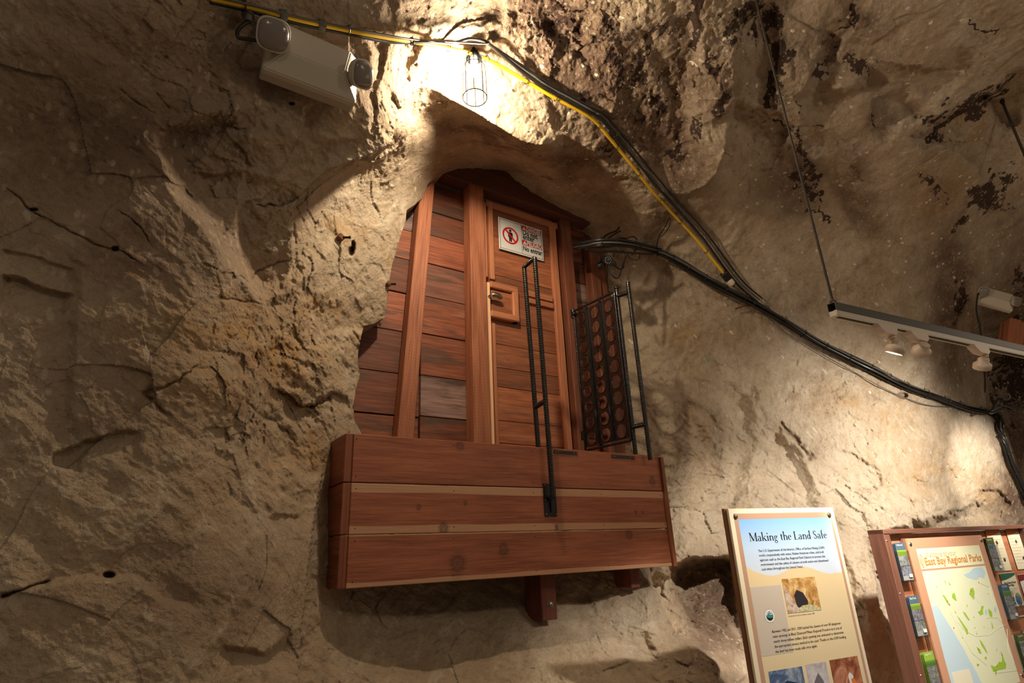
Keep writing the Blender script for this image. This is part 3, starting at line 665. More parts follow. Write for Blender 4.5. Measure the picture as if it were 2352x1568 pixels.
WY = D_WALL
part = empty('timber_partition', (2.7, WY, 2.0), 'reddish rough-sawn plank partition closing the alcove behind the box', 'partition')
m = MB()
rowsL = [(.80,), ]
zrows = [1.6+q*WY for q in (.02, .125, .215-.03, .253, .335, .423, .507, .585, .655, .715, .79, .87, .96)]
xl0, xl1 = wx(790, 900, WY)-.12, 2.00
for i in range(len(zrows)-1):
    z0, z1 = zrows[i], zrows[i+1]
    sl = .0
    m.box(((xl0+1.62)/2, WY+.03+(i % 3)*.004, (z0+z1)/2), (1.62-xl0, .04, z1-z0-.006), bev=.003, tone=i*.37)
    m.box(((1.63+2.05)/2, WY+.03-(i % 2)*.004, (z0+z1)/2+.012), (.42, .04, z1-z0-.006), bev=.003, tone=i*.61+4)
m.build('plank_cladding', WOOD_OLD, part)
m = MB()
for i in range(len(zrows)-1):
    z0, z1 = zrows[i], zrows[i+1]
    m.box((3.33, WY+.07, (z0+z1)/2-.03), (.62, .03, z1-z0-.004), bev=.003, tone=i*.5+9)
m.build('plank_cladding', WOOD_DARK and WOOD_OLD, part)
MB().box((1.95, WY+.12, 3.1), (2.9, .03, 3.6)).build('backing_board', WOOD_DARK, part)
# leaning stud, main post, jamb post, corner posts
def lean_beam(m, x0, z0, x1, z1, y, wdt, dep, tone=0):
    a = Vector((x0, y, z0)); b = Vector((x1, y, z1)); L = (b-a).length; ang = math.atan2(b.x-a.x, b.z-a.z)
    R = Matrix.Rotation(ang, 3, 'Y') @ Matrix.Identity(3)
    return m.box((a+b)/2, (wdt, dep, L), R, bev=.004, grain=2, tone=tone)
Yf = WY-.09
m = MB(); lean_beam(m, wx(929, 1000, Yf), 1.6+.18*Yf, wx(992, 420, Yf)-.02, 1.6+.84*Yf, Yf+.045, .112, .09, .2); m.build('stud', WOOD_POST, part)
Yp = WY-.11
xa, xb = wx(1090, 1000, Yp), wx(1114, 440, Yp)
m = MB(); m.box((xa+.065, Yp+.055, 1.6+.48*Yp), (.135, .11, .78*Yp), bev=.004, grain=2, tone=1.3); m.build('post', WOOD_POST, part)
Yj = WY-.05
jl, jr = wx(1300, 1000, Yj)+.02, wx(1283, 505, Yj)
m = MB(); m.box((wx(1305, 760, Yj)+.06, Yj+.03, 1.6+.49*Yj), (.115, .09, .80*Yj), bev=.004, grain=2, tone=2.2); m.build('post', WOOD_JAMB, part)
m = MB(); m.box((wx(1362, 640, Yj)+.04, Yj+.045, 1.6+.44*Yj), (.105, .09, .66*Yj), bev=.004, grain=2, tone=3.2)
m.box((wx(1386, 640, Yj)+.03, Yj+.065, 1.6+.44*Yj), (.085, .07, .66*Yj), bev=.004, grain=2, tone=3.9); m.build('corner_post', WOOD_JAMB, part)
# header beam, sloping down to the right over the door
m = MB()
ha, hb = PY(1000, 432, Yp-.01), PY(1400, 560, Yp-.01)
m.box((2.29, Yp+.05, wz(1115, 436, Yp)+.10), (1.94, .12, .19), bev=.004, tone=1.1)
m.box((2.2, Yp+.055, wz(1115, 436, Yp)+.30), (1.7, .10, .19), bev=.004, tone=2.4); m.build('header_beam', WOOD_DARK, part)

# door
door = empty('door_1', (2.55, WY, 2.3), kind='structure')
Yd = WY-.015
dx0, dx1 = wx(1121, 700, Yd), wx(1300, 900, Yd); dz1 = wz(1121, 462, Yd)
m = MB()
zz = [1.6+q*WY for q in (.10, .215, .262, .335, .378, .432, .488, .60, .70, .83)]
for i in range(len(zz)-1):
    m.box(((dx0+dx1)/2, Yd+.03, (zz[i]+zz[i+1])/2), (dx1-dx0, .03, zz[i+1]-zz[i]-.0035), bev=.002, tone=i*.83)
m.build('door_leaf', WOOD_DOOR, door)
# frame mouldings: top, sides
m = MB()
Yt = Yd-.012
def strip(m, pxa, pya, pxb, pyb, wd_, vertical, tone, y=Yt, th=.03):
    a = PY(pxa, pya, y); b = PY(pxb, pyb, y)
    if vertical:
        return m.box(((a.x+b.x)/2, y+th/2, (a.z+b.z)/2), (wd_, th, abs(b.z-a.z)), bev=.005, grain=2, tone=tone)
    return m.box(((a.x+b.x)/2, y+th/2, (a.z+b.z)/2), (abs(b.x-a.x), th, wd_), bev=.005, grain=0, tone=tone)
strip(m, 1117, 468, 1281, 517, .062, False, .4)
zt_ = wz(1117, 468, Yt)+.03
xr_ = wx(1290, 760, Yt)
m.box((xr_-.012, Yt+.018, (1.9+zt_)/2), (.072, .035, zt_-1.9), bev=.005, grain=2, tone=.9)
m.box((wx(1124, 500, Yt)+.012, Yt+.012, (wz(1128, 640, Yt)+zt_)/2), (.045, .03, zt_-wz(1128, 640, Yt)), bev=.004, grain=2, tone=1.7)
m.build('moulding', WOOD_FRAME, door)
m = MB()
m.box((wx(1119, 700, Yt)-.012, Yt-.004, (wz(1117, 470, Yt)+wz(1120, 640, Yt))/2), (.024, .05, wz(1117, 470, Yt)-wz(1120, 640, Yt)), bev=.003, grain=2, tone=2)
m.build('stop_strip', WOOD_FRAME, door)
m = MB(); m.box((wx(1127, 900, Yt)-.002, Yt, (1.9+wz(1127, 652, Yt))/2), (.022, .045, wz(1127, 652, Yt)-1.9), bev=.002, grain=2, tone=5)
m.build('stop_strip', WOOD_PALE, door, label='pale fresh sapwood strip')
m = MB(); m.box((wx(1137, 900, Yt)+.008, Yt+.01, (1.9+wz(1135, 742, Yt))/2), (.026, .03, wz(1135, 742, Yt)-1.9), bev=.003, grain=2, tone=6)
m.build('moulding', WOOD_FRAME, door)
# lock box frame round the handle
def framebox(m, pxs, y, th, wd_, tone):
    (xa_, ya_), (xb_, yb_) = pxs
    A = PY(xa_, ya_, y); B = PY(xb_, yb_, y)
    m.box(((A.x+B.x)/2, y+th/2, A.z-wd_/2), (B.x-A.x, th, wd_), bev=.008, tone=tone)
    m.box(((A.x+B.x)/2, y+th/2, B.z+wd_/2), (B.x-A.x, th, wd_), bev=.008, tone=tone+1)
    m.box((B.x-wd_/2, y+th/2, (A.z+B.z)/2), (wd_, th-.001, A.z-B.z), bev=.008, grain=2, tone=tone+2)
Yk = Yt-.03
m = MB(); framebox(m, ((1127, 643), (1195, 740)), Yk, .06, .058, 3.1); m.build('lock_surround', WOOD_FRAME, door)
m = MB(); m.box((wx(1160, 690, Yk)-.01, Yk+.04, wz(1160, 700, Yk)), (.20, .03, .24), bev=.004, tone=8.8); m.build('lock_plate_board', WOOD_DOOR, door)
m = MB(); hz_ = wz(1240, 690, Yt)
m.box((wx(1240, 690, Yt)+.005, Yt+.012, hz_-.02), (.27, .03, .045), bev=.004, tone=3.3); m.box((wx(1240, 690, Yt)+.005, Yt+.014, hz_+.045), (.27, .03, .055), bev=.004, tone=5.3)
m.each('rail', WOOD_FRAME, door)
# lever handle
hc = PY(1124, 680, Yk)
m = MB()
m.lathe((hc.x+.004, Yk+.03, hc.z), (0, -1, 0), [(.028, 0), (.028, .008), (.013, .012), (.012, .055), (.016, .06)], 20)
pts = [(hc.x+.004, Yk-.03, hc.z), (hc.x+.03, Yk-.036, hc.z+.004), (hc.x+.06, Yk-.034, hc.z+.002), (hc.x+.088, Yk-.026, hc.z-.006), (hc.x+.096, Yk-.02, hc.z-.01)]
m.tube(smoothpath(pts), [.013, .015, .017, .019, .02, .02, .02, .02, .02, .02, .019, .019, .018, .016, .012, .009, .006], 14)
m.build('handle', STEEL, door, label='polished metal lever handle')
# sign on the door
WHITE = simple('sign_white', (.80, .79, .76), .4); RED = simple('sign_red', (.62, .018, .022), .4); BLK = simple('sign_black', (.012, .012, .014), .45)
# ------------------------------------------------------------------ lettering
def text_mesh(name, s, size, mat, parent, origin, U, V, N, width=None, align='LEFT', bold=0.0, off=.0006, shear=0, spacing=1.0, lines=None, label=None):
    """flat lettering: origin = lower left of the first baseline, U right, V up, N towards the reader"""
    c = bpy.data.curves.new(name, 'FONT'); c.body = s; c.size = size; c.align_x = align; c.offset = bold; c.shear = shear; c.resolution_u = 2; c.space_character = spacing
    if lines: c.space_line = lines
    to = bpy.data.objects.new('tmp_text', c); COL.objects.link(to); bpy.context.view_layer.update()
    me = bpy.data.meshes.new_from_object(to); w_ = to.dimensions.x; bpy.data.objects.remove(to)
    sx = width/w_ if width and w_ > 0 else 1.0
    U, V, N = Vector(U), Vector(V), Vector(N); o = Vector(origin)
    inv = parent.matrix_world.inverted()
    for v in me.vertices:
        v.co = inv @ (o+U*v.co.x*sx+V*v.co.y+N*off)
    me.materials.clear(); me.materials.append(mat); me.name = name
    ob = bpy.data.objects.new(name, me); COL.objects.link(ob); ob.parent = parent
    if label: ob['label'] = label
    return ob
class Panel:
    """a flat board with local coordinates u (right) and v (down), in metres"""
    def __init__(s, P, U, root): s.P = Vector(P); s.U = Vector(U).normalized(); s.V = Vector((0, 0, -1)); s.N = s.V.cross(s.U).normalized(); s.root = root
    def p(s, u, v, n=0): return s.P+s.U*u+s.V*v+s.N*n
    def poly(s, name, pts, n, mat, th=.0004, parent=None, label=None, build=True, mb=None):
        m = mb or MB(); m.prism([s.p(a_, b_, n) for a_, b_ in pts], s.N*th)
        return m if mb else m.build(name, mat, parent or s.root, label=label)
    def rect(s, name, u0, v0, u1, v1, n, mat, th=.0004, parent=None, label=None, mb=None):
        return s.poly(name, [(u0, v0), (u1, v0), (u1, v1), (u0, v1)], n, mat, th, parent, label, mb=mb)
    def slab(s, name, u0, v0, u1, v1, n0, n1, mat, parent=None, bev=.002, grain=0, tone=0, label=None, mb=None):
        R = Matrix((s.U, s.N, Vector((0, 0, 1)))).transposed(); m = mb or MB()
        m.box(s.p((u0+u1)/2, (v0+v1)/2, (n0+n1)/2), (abs(u1-u0), abs(n1-n0), abs(v1-v0)), R, bev=bev, grain=grain, tone=tone)
        return m if mb else m.build(name, mat, parent or s.root, label=label)
    def text(s, name, body, size, u, v, n, mat, width=None, parent=None, bold=0, align='LEFT', **k):
        return text_mesh(name, body, size, mat, parent or s.root, s.p(u, v, n), s.U, -s.V, s.N, width, align, bold, **k)
    def ring(s, name, u, v, r0, r1, n, mat, a0=0, a1=360, parent=None, sx=1, mb=None, th=.0004, seg=48):
        m = mb or MB()
        k = max(6, int(seg*(a1-a0)/360)); vs = []; 
        for i in range(k+1):
            an = math.radians(a0+(a1-a0)*i/k)
            for r in (r0, r1):
                for d_ in (n, n+th): vs.append(s.p(u+math.cos(an)*r*sx, v-math.sin(an)*r, d_))
        fs = []
        for i in range(k):
            b_ = i*4; c_ = b_+4
            fs += [[b_+1, c_+1, c_+3, b_+3], [b_, b_+2, c_+2, c_], [b_+2, b_+3, c_+3, c_+2], [b_, c_, c_+1, b_+1]]
        m.add(vs, fs)
        return m if mb else m.build(name, mat, parent or s.root)

def serif_title(Q, s, u, v, cap, width, mat, n=.001):
    """old-style serif capitals and lower case drawn stroke by stroke; each letter is one flat shape set"""
    def stroke(pts, ws):
        out = []
        for i, (x, y) in enumerate(pts):
            a_ = pts[max(0, i-1)]; b_ = pts[min(len(pts)-1, i+1)]; dx, dy = b_[0]-a_[0], b_[1]-a_[1]; l = math.hypot(dx, dy) or 1
            w_ = (ws[i] if isinstance(ws, list) else ws)/2; out.append(((x-dy/l*w_, y+dx/l*w_), (x+dy/l*w_, y-dx/l*w_)))
        return [[out[i][0], out[i+1][0], out[i+1][1], out[i][1]] for i in range(len(out)-1)]
    def stem(x, y0, y1, w_=.12): return [[(x-w_/2, y0), (x+w_/2, y0), (x+w_/2, y1), (x-w_/2, y1)]]
    def ser(x0, x1, y, h=.035): return [[(x0, y), (x1, y), (x1-.02, y+h), (x0+.02, y+h)]]
    def flag(x, y): return [[(x-.16, y-.07), (x-.06, y-.04), (x+.06, y), (x+.06, y-.12)]]
    def arc(cx, cy, rx, ry, a0, a1, tk=.12, tn=.035, k=16):
        A_ = [math.radians(a0+(a1-a0)*i/k) for i in range(k+1)]
        return stroke([(cx+rx*math.cos(a), cy+ry*math.sin(a)) for a in A_], [tn+(tk-tn)*abs(math.cos(a))**1.3 for a in A_])
    X = .58
    def arch(x): return arc(x+.17, X-.20, .165, .18, 0, 150, .12, .05)+stem(x+.335, 0, X-.19)+ser(x+.22, x+.45, 0)
    g = {'M': (1.02, ser(0, .26, 0)+ser(.0, .2, .965)+stem(.13, 0, 1, .045)+stroke([(.15, 1), (.50, .03)], .135)+stroke([(.50, .03), (.84, 1)], .045)+stem(.85, 0, 1, .135)+ser(.70, 1.0, 0)+ser(.80, 1.0, .965)),
     'a': (.50, arc(.20, .165, .135, .15, 60, 330, .11)+stem(.35, .05, X-.13, .11)+arc(.215, X-.16, .135, .145, 0, 165, .09, .045)+stroke([(.35, .1), (.37, .02), (.44, .03)], .06)),
     'k': (.62, stem(.13, 0, 1.05)+flag(.13, 1.05)+ser(.02, .26, 0)+stroke([(.18, .26), (.46, .54)], .045)+stroke([(.26, .36), (.52, .0)], .12)+ser(.40, .64, 0)+ser(.34, .56, X-.045)),
     'i': (.30, stem(.15, 0, X)+flag(.15, X)+ser(.03, .27, 0)+arc(.14, .86, .035, .035, 0, 360, .08, .08)),
     'n': (.62, stem(.14, 0, X)+flag(.14, X)+ser(.02, .26, 0)+arch(.14)), 'h': (.62, stem(.14, 0, 1.05)+flag(.14, 1.05)+ser(.02, .26, 0)+arch(.14)),
     'g': (.52, arc(.21, .40, .13, .155, 0, 360, .10)+arc(.22, -.14, .17, .13, 0, 360, .07, .05)+stroke([(.12, .27), (.07, .14), (.14, .05), (.34, .0)], .065)+stroke([(.31, .50), (.47, .53)], .06)),
     't': (.36, stem(.16, .10, .74)+ser(.02, .33, X-.045, .045)+arc(.225, .13, .065, .11, 180, 300, .11, .05)), 'e': (.48, arc(.23, .285, .165, .265, 15, 320, .12)+stroke([(.08, .31), (.39, .34)], .035)),
     'L': (.64, stem(.16, 0, 1, .13)+ser(.02, .32, .965)+ser(.02, .56, 0)+[[(.52, 0), (.58, .0), (.60, .22), (.57, .22)]]), 'd': (.57, arc(.22, .27, .155, .25, 20, 340, .12)+stem(.40, .02, 1.05)+flag(.40, 1.05)+ser(.40, .52, 0)),
     'S': (.56, arc(.26, .75, .155, .22, 35, 235, .10)+stroke([(.17, .57), (.28, .50), (.37, .42)], [.10, .14, .10])+arc(.26, .24, .165, .22, -150, 55, .11)+[[(.40, .72), (.43, .72), (.42, .95), (.40, .95)]]+[[(.08, .05), (.10, .05), (.10, .28), (.07, .28)]]),
     'f': (.36, stem(.15, 0, .86)+arc(.27, .86, .12, .17, 70, 180, .12, .05)+ser(.02, .32, X-.045, .045)+ser(.03, .29, 0)), ' ': (.28, [])}
    tot = sum(g[c][0] for c in s); sx = width/tot; x = 0; m = MB()
    for c in s:
        for poly in g[c][1]: m.add([Q.p(u+(x+px_)*sx, v-py_*cap, n) for px_, py_ in poly], [list(range(len(poly)))])
        x += g[c][0]
    return m.build('lettering_title', mat, Q.root)

# danger sign on the door
Ys = Yd-.012
sTL = PY(1144, 497, Ys); sTR = PY(1244.5, 526, Ys); sBL = PY(1149, 571, Ys)
sgn = empty('danger_sign', tuple(PY(1195, 545, Ys)), 'white red and black warning sign with crossed-out figure screwed to the door', 'sign')
bpy.context.view_layer.update()
G = Panel(sTL, (1, 0, 0), sgn); sw, sh = sTR.x-sTL.x, sTL.z-sBL.z
G.slab('sign_plate', 0, 0, sw, sh, -.004, 0, WHITE, bev=.001)
m = MB(); b_ = .012; t_ = .0035
for q in ((b_, b_, sw-b_, b_+t_), (b_, sh-b_-t_, sw-b_, sh-b_), (b_, b_, b_+t_, sh-b_), (sw-b_-t_, b_, sw-b_, sh-b_), (.505*sw, b_, .505*sw+t_*.8, sh-b_)): G.rect('', *q, 0, None, mb=m)
G.rect('', .51*sw, .36*sh+.06*sh, .51*sw+.001, .43*sh, 0, None, mb=m)
m.each('border_line', BLK, sgn)
m = MB(); G.rect('', .515*sw, .05*sh, sw-b_-t_, .205*sh, 0, None, mb=m); G.rect('', .515*sw, .505*sh, sw-b_-t_, .665*sh, 0, None, mb=m); m.each('red_band', RED, sgn)
m = MB()
for vv in (.05, .505):
    G.poly('', [(.53*sw, (vv+.135)*sh), (.575*sw, (vv+.02)*sh), (.62*sw, (vv+.135)*sh)], .0005, None, mb=m)
m.each('warning_triangle', WHITE, sgn)
m = MB()
for vv in (.05, .505):
    G.rect('', .5715*sw, (vv+.062)*sh, .5785*sw, (vv+.105)*sh, .001, None, mb=m); G.rect('', .5715*sw, (vv+.112)*sh, .5785*sw, (vv+.125)*sh, .001, None, mb=m)
m.each('warning_triangle_mark', RED, sgn)
G.text('lettering_danger', 'DANGER', .062, .625*sw, .187*sh, .0006, WHITE, width=.335*sw, bold=.0022)
G.text('lettering_peligro', 'PELIGRO', .062, .62*sw, .645*sh, .0006, WHITE, width=.345*sw, bold=.0022)
G.text('lettering_do_not', 'Do not', .074, .53*sw, .345*sh, .0003, BLK, width=.345*sw, bold=.0022)
G.text('lettering_enter', 'enter', .074, .53*sw, .48*sh, .0003, BLK, width=.275*sw, bold=.0022)
G.text('lettering_no_entrar', 'No entrar', .066, .525*sw, .84*sh, .0003, BLK, width=.435*sw, bold=.002)
cu, cv, cr = .255*sw, .50*sh, .262*sh
m = MB(); G.ring('', cu, cv-.028*sh, cr*.155, .0001, .0003, None, mb=m)
G.poly('', [(cu-.2*cr, cv-.42*cr), (cu+.2*cr, cv-.42*cr), (cu+.30*cr, cv-.30*cr), (cu+.30*cr, cv+.22*cr), (cu+.22*cr, cv+.22*cr), (cu+.20*cr, cv-.15*cr), (cu+.17*cr, cv+.72*cr), (cu+.02*cr, cv+.72*cr), (cu, cv+.18*cr), (cu-.02*cr, cv+.72*cr), (cu-.17*cr, cv+.72*cr), (cu-.20*cr, cv-.15*cr), (cu-.22*cr, cv+.22*cr), (cu-.30*cr, cv+.22*cr), (cu-.30*cr, cv-.30*cr)], .0003, None, mb=m)
m2 = MB(); G.ring('', cu, cv-.60*cr, .15*cr, .0001, .0003, None, mb=m); m.v = m.v[:0]+m.v
m.build('figure_pictogram', BLK, sgn)
m = MB(); G.ring('', cu, cv, cr*.80, cr, .0012, None, mb=m)
ca = math.radians(-45); G.poly('', [(cu+math.cos(a_)*cr*.86, cv+math.sin(a_)*cr*.86) for a_ in [math.radians(q) for q in (38, 52, 218, 232)]], .0016, None, mb=m)
m.build('prohibition_ring', RED, sgn)
m = MB()
for (u_, v_) in ((.03, .05), (.97, .05), (.03, .95), (.97, .95)): m.lathe(G.p(u_*sw, v_*sh, 0), G.N, [(.004, 0), (.003, .003), (.0005, .0035)], 10)
m.each('screw', NAILM, sgn)
# ------------------------------------------------------------------ the boarded balcony box
FX0, FX1 = .331*D_BOX, 1.098*D_BOX
zb = [1.6+q*D_BOX for q in (-.0418, .0418, .1278, .2136)]     # board seams from the bottom up
bal = empty('balcony_box', ((FX0+FX1)/2, 3.1, zb[0]), 'three-board reddish timber balcony box jutting from the rock', 'balcony')
bk = [dict(sap=[(-1, .10)], knots=[(.55, .32, .045), (.98, .44, .018), (-.0, .5, .001)]), dict(sap=[(-1, .16), (.82, 2)], knots=[(-.58, .10, .022), (-.72, .52, .012), (-.45, .62, .010), (.15, .06, .012), (.80, .42, .011), (.86, .42, .008)]), dict(sap=[], knots=[(-.48, .9, .022), (.985, .28, .024)])]
bk[0]['knots'] = [(-.62+.12, .35, .040), (-.22, .62, .026), (.72, .88, .024)]
cx_ = (FX0+FX1)/2; LB = FX1-FX0
for i in range(3):
    mt = wood('redwood_board', (0.1333, 0.0422, 0.0211), (0.2479, 0.0873, 0.0444), (0.3612, 0.147, 0.0798), sapc=(.70, .40, .235), rough=.5, saw=.0, wear=.0 if i < 2 else .12, **bk[i])
    z0, z1 = zb[i], zb[i+1]
    m = MB(); y0 = D_BOX
    # boards get very slightly uneven ends, as sawn by hand
    m.box((cx_, y0+.02, (z0+z1)/2), (LB+(.0, .0, .0)[i], .04, z1-z0-.005), bev=.003, tone=0)
    fb = m.build('front_board', mt, bal)
    n_ = MB()
    for j in range(5):
        for q in (.12, .88):
            xx = FX0+.02+(LB-.04)*j/4+.01*math.sin(j*5+q*9+i); n_.lathe((xx, y0+.0005, z0+(z1-z0)*q), (0, -1, 0), [(.0035, 0), (.0025, .0014)], 8)
    n_.each('nail', NAILM, fb)
# side boards and the trim at both corners
SIDEM = wood('redwood_side', (0.0992, 0.0322, 0.0174), (0.1924, 0.0666, 0.0355), (0.3024, 0.126, 0.0714), rough=.5, knots=[(.02, .4, .05)])
yb = [3.27, 3.10, 3.19]
for i in range(3):
    z0, z1 = zb[i], zb[i+1]
    m = MB(); dy = (.24, .26, .46)[i]
    m.box((FX0-.02, D_BOX+.005+dy/2, (z0+z1)/2), (.04, dy, z1-z0-.006), bev=.003, grain=1, tone=i+.2); m.build('side_board', SIDEM, bal)
    m = MB(); m.box((FX1+.018, D_BOX+.03+.35, (z0+z1)/2), (.03, .70, z1-z0-.006), bev=.003, grain=1, tone=i+3.2); m.build('side_board', SIDEM, bal)
m = MB(); m.box((FX1+.02, D_BOX+.008, (zb[0]+zb[3])/2-.006), (.030, .045, zb[3]-zb[0]-.01), bev=.003, grain=2, tone=.5); m.build('corner_trim', SIDEM, bal)
# floor joists and deck inside
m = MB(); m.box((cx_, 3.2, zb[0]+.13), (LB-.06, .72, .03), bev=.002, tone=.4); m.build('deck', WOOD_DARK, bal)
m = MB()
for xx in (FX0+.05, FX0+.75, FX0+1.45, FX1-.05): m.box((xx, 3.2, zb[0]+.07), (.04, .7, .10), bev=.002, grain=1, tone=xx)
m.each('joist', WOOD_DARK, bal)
# posts under the box
pf = 2.95; x0_, x1_ = .7195*pf, .7565*pf
ps = MB(); zt = zb[0]+.06; zbot = wz(1262, 1424, pf)
ps.box(((x0_+x1_)/2, pf+.085, (zt+zbot)/2), (x1_-x0_, .17, zt-zbot), bev=.004, grain=2, tone=.7)
po = ps.build('support_post', WOOD_STRUT, bal)
c_ = PY(1264, 1388, pf); mb_ = MB(); mb_.lathe((c_.x, pf+.002, c_.z), (0, -1, 0), [(.022, 0), (.022, .003), (.013, .0035)], 24)
mb_.lathe((c_.x, pf, c_.z), (0, -1, 0), [(.012, .003), (.012, .012), (.009, .0135)], 6); mb_.build('bolt', STEEL, po)
ps = MB(); q0 = wx(1458, 1320, 2.98); ps.box((q0, 3.06, zb[0]-.04), (.08, .16, .16), bev=.004, grain=2, tone=1.7); ps.build('support_post', WOOD_STRUT, bal)
# flat metal straps on the top board
for (pxa, pya, pxb, pyb) in ((1272, 1037, 1326, 1041.5), (1404, 1047, 1456, 1051.5)):
    A = PY(pxa, pya, D_BOX); B = PY(pxb, pyb, D_BOX); zc = (A.z+B.z)/2
    m = MB(); m.box(((A.x+B.x)/2, D_BOX-.002, zc), (B.x-A.x, .004, .021), bev=.001); st = m.build('metal_strap', BLACKM, bal)
    m = MB()
    for u_ in (.06, .16, .84, .94): m.lathe((A.x+(B.x-A.x)*u_, D_BOX-.004, zc), (0, -1, 0), [(.0045, 0), (.003, .0015)], 10)
    m.each('screw', BRASS, st)

# ------------------------------------------------------------------ ribbed bars
def rebar(m, a, b, r=.0142, pitch=.0165):
    a = Vector(a); b = Vector(b); L = (b-a).length; ax = (b-a)/L; q = ax.orthogonal().normalized(); w_ = ax.cross(q)
    n = 12; k = int(L/pitch); vs = []; fs = []; rows = [(0.0, r*.7), (.001, r)]
    for i in range(k):
        s0 = i*pitch; rows += [(s0+.30*pitch, r), (s0+.42*pitch, r*1.22), (s0+.62*pitch, r*1.22), (s0+.74*pitch, r)]
    rows += [(L-.001, r), (L, r*.7)]
    for h, rr in rows:
        for j in range(n):
            an = 2*math.pi*j/n; sl = (.32*pitch*math.cos(an)) if 0.01 < h < L-.01 else 0
            rib = rr if abs(math.sin(an/1.0)) < .97 else r*1.05
            vs.append(a+ax*(h+sl)+(q*math.cos(an)+w_*math.sin(an))*rib)
    for i in range(len(rows)-1):
        for j in range(n): fs.append([i*n+j, i*n+(j+1) % n, (i+1)*n+(j+1) % n, (i+1)*n+j])
    fs.append(list(range(n))[::-1]); fs.append([(len(rows)-1)*n+j for j in range(n)])
    m.add(vs, fs, None, 0, True); return m
YO, YI = 2.745, 2.885
hl = empty('ribbed_handrail', tuple(PY(1262, 1150, YO)), 'left black ribbed steel handrail loop bolted to the balcony front with a plate', 'handrail')
o0, o1 = PY(1228, 591, YO), PY(1270, 1142, YO); i0 = Vector((PY(1204, 614, YI).x, YI, o0.z)); i1 = PY(1237, 1024, YI)
i1.z -= .12
rebar(MB(), o1, o0).build('bar', BLACKM, hl); rebar(MB(), i1, i0).build('bar', BLACKM, hl)
m = MB(); rebar(m, i0+Vector((0, 0, -.004)), o0+Vector((0, 0, -.004))); k_ = .59
rebar(m, i0.lerp(i1, .73), o0.lerp(o1, .632)); m.each('cross_bar', BLACKM, hl)
pa, pb = PY(1246, 1110, D_BOX), PY(1279, 1186, D_BOX)
m = MB(); m.box(((pa.x+pb.x)/2, D_BOX-.004, (pa.z+pb.z)/2), (pb.x-pa.x, .008, pa.z-pb.z), bev=.0015); pl = m.build('mounting_plate', BLACKM, hl)
pc = Vector(((pa.x+pb.x)/2, D_BOX-.008, (pa.z+pb.z)/2))
m = MB(); m.sphere(pc+Vector((-.004, -.014, .008)), .017, 1, 1.2, .9, n=14); m.tube(smoothpath([pc+Vector((-.01, -.012, .008)), pc+Vector((.01, -.028, .016)), o1+Vector((0, 0, .01))]), .012, 10)
m.tube([pc+Vector((.0, -.006, -.01)), pc+Vector((.0, -.006, -.07))], [.009, .004], 8); m.build('weld', BLACKM, hl)
m = MB()
for (u_, v_) in ((-.4, .45), (.4, .45), (-.4, -.43), (.4, -.43), (-.4, 0)): m.lathe(pc+Vector((u_*(pb.x-pa.x), 0, v_*(pa.z-pb.z))), (0, -1, 0), [(.005, 0), (.004, .003), (.0005, .0035)], 10)
m.each('screw', BRASS, pl)
# right-hand post pair with the perforated gate
hr = empty('ribbed_handrail', tuple(PY(1494, 1058, YO)), 'right black ribbed steel post pair beside the perforated gate', 'handrail')
ro0, ro1 = PY(1442, 647, YO), PY(1494, 1056, YO)
YR = 2.885; ri0, ri1 = PY(1416, 662, YR), PY(1460, 1042, YR); ri1.z -= .05
rebar(MB(), ro1, ro0).build('bar', BLACKM, hr); rebar(MB(), ri1, ri0).build('bar', BLACKM, hr)
m = MB(); rebar(m, ri0.lerp(ri1, .05), ro0.lerp(ro1, .065)); rebar(m, ri0.lerp(ri1, .82), ro0.lerp(ro1, .815)); m.each('cross_bar', BLACKM, hr)
m = MB(); m.sphere(ri0+Vector((0, 0, .004)), .02, n=12); m.build('end_cap', BLACKM, hr)
gt = empty('perforated_gate', tuple(ri1), 'dark brown steel gate panel punched with three columns of round holes', 'gate')
bpy.context.view_layer.update()
gB = ri0+Vector((-.02, .01, -.03)); zt_ = ri0.z-.03
dd = wr(1318, 714); YL = (zt_-1.6)/dd[2]*dd[1]; gA = Vector((EYE[0]+dd[0]/dd[1]*YL, YL, zt_))
gU = (gB-gA); gU.z = 0; GWd = gU.length; gU.normalize(); dd = wr(1455, 1010); GH = zt_-(1.6+dd[2]/dd[1]*gB.y)
GH2 = zt_-PY(1343, 1034, YL).z; GHt = max(GH, GH2)
Q = Panel(gA, gU, gt)
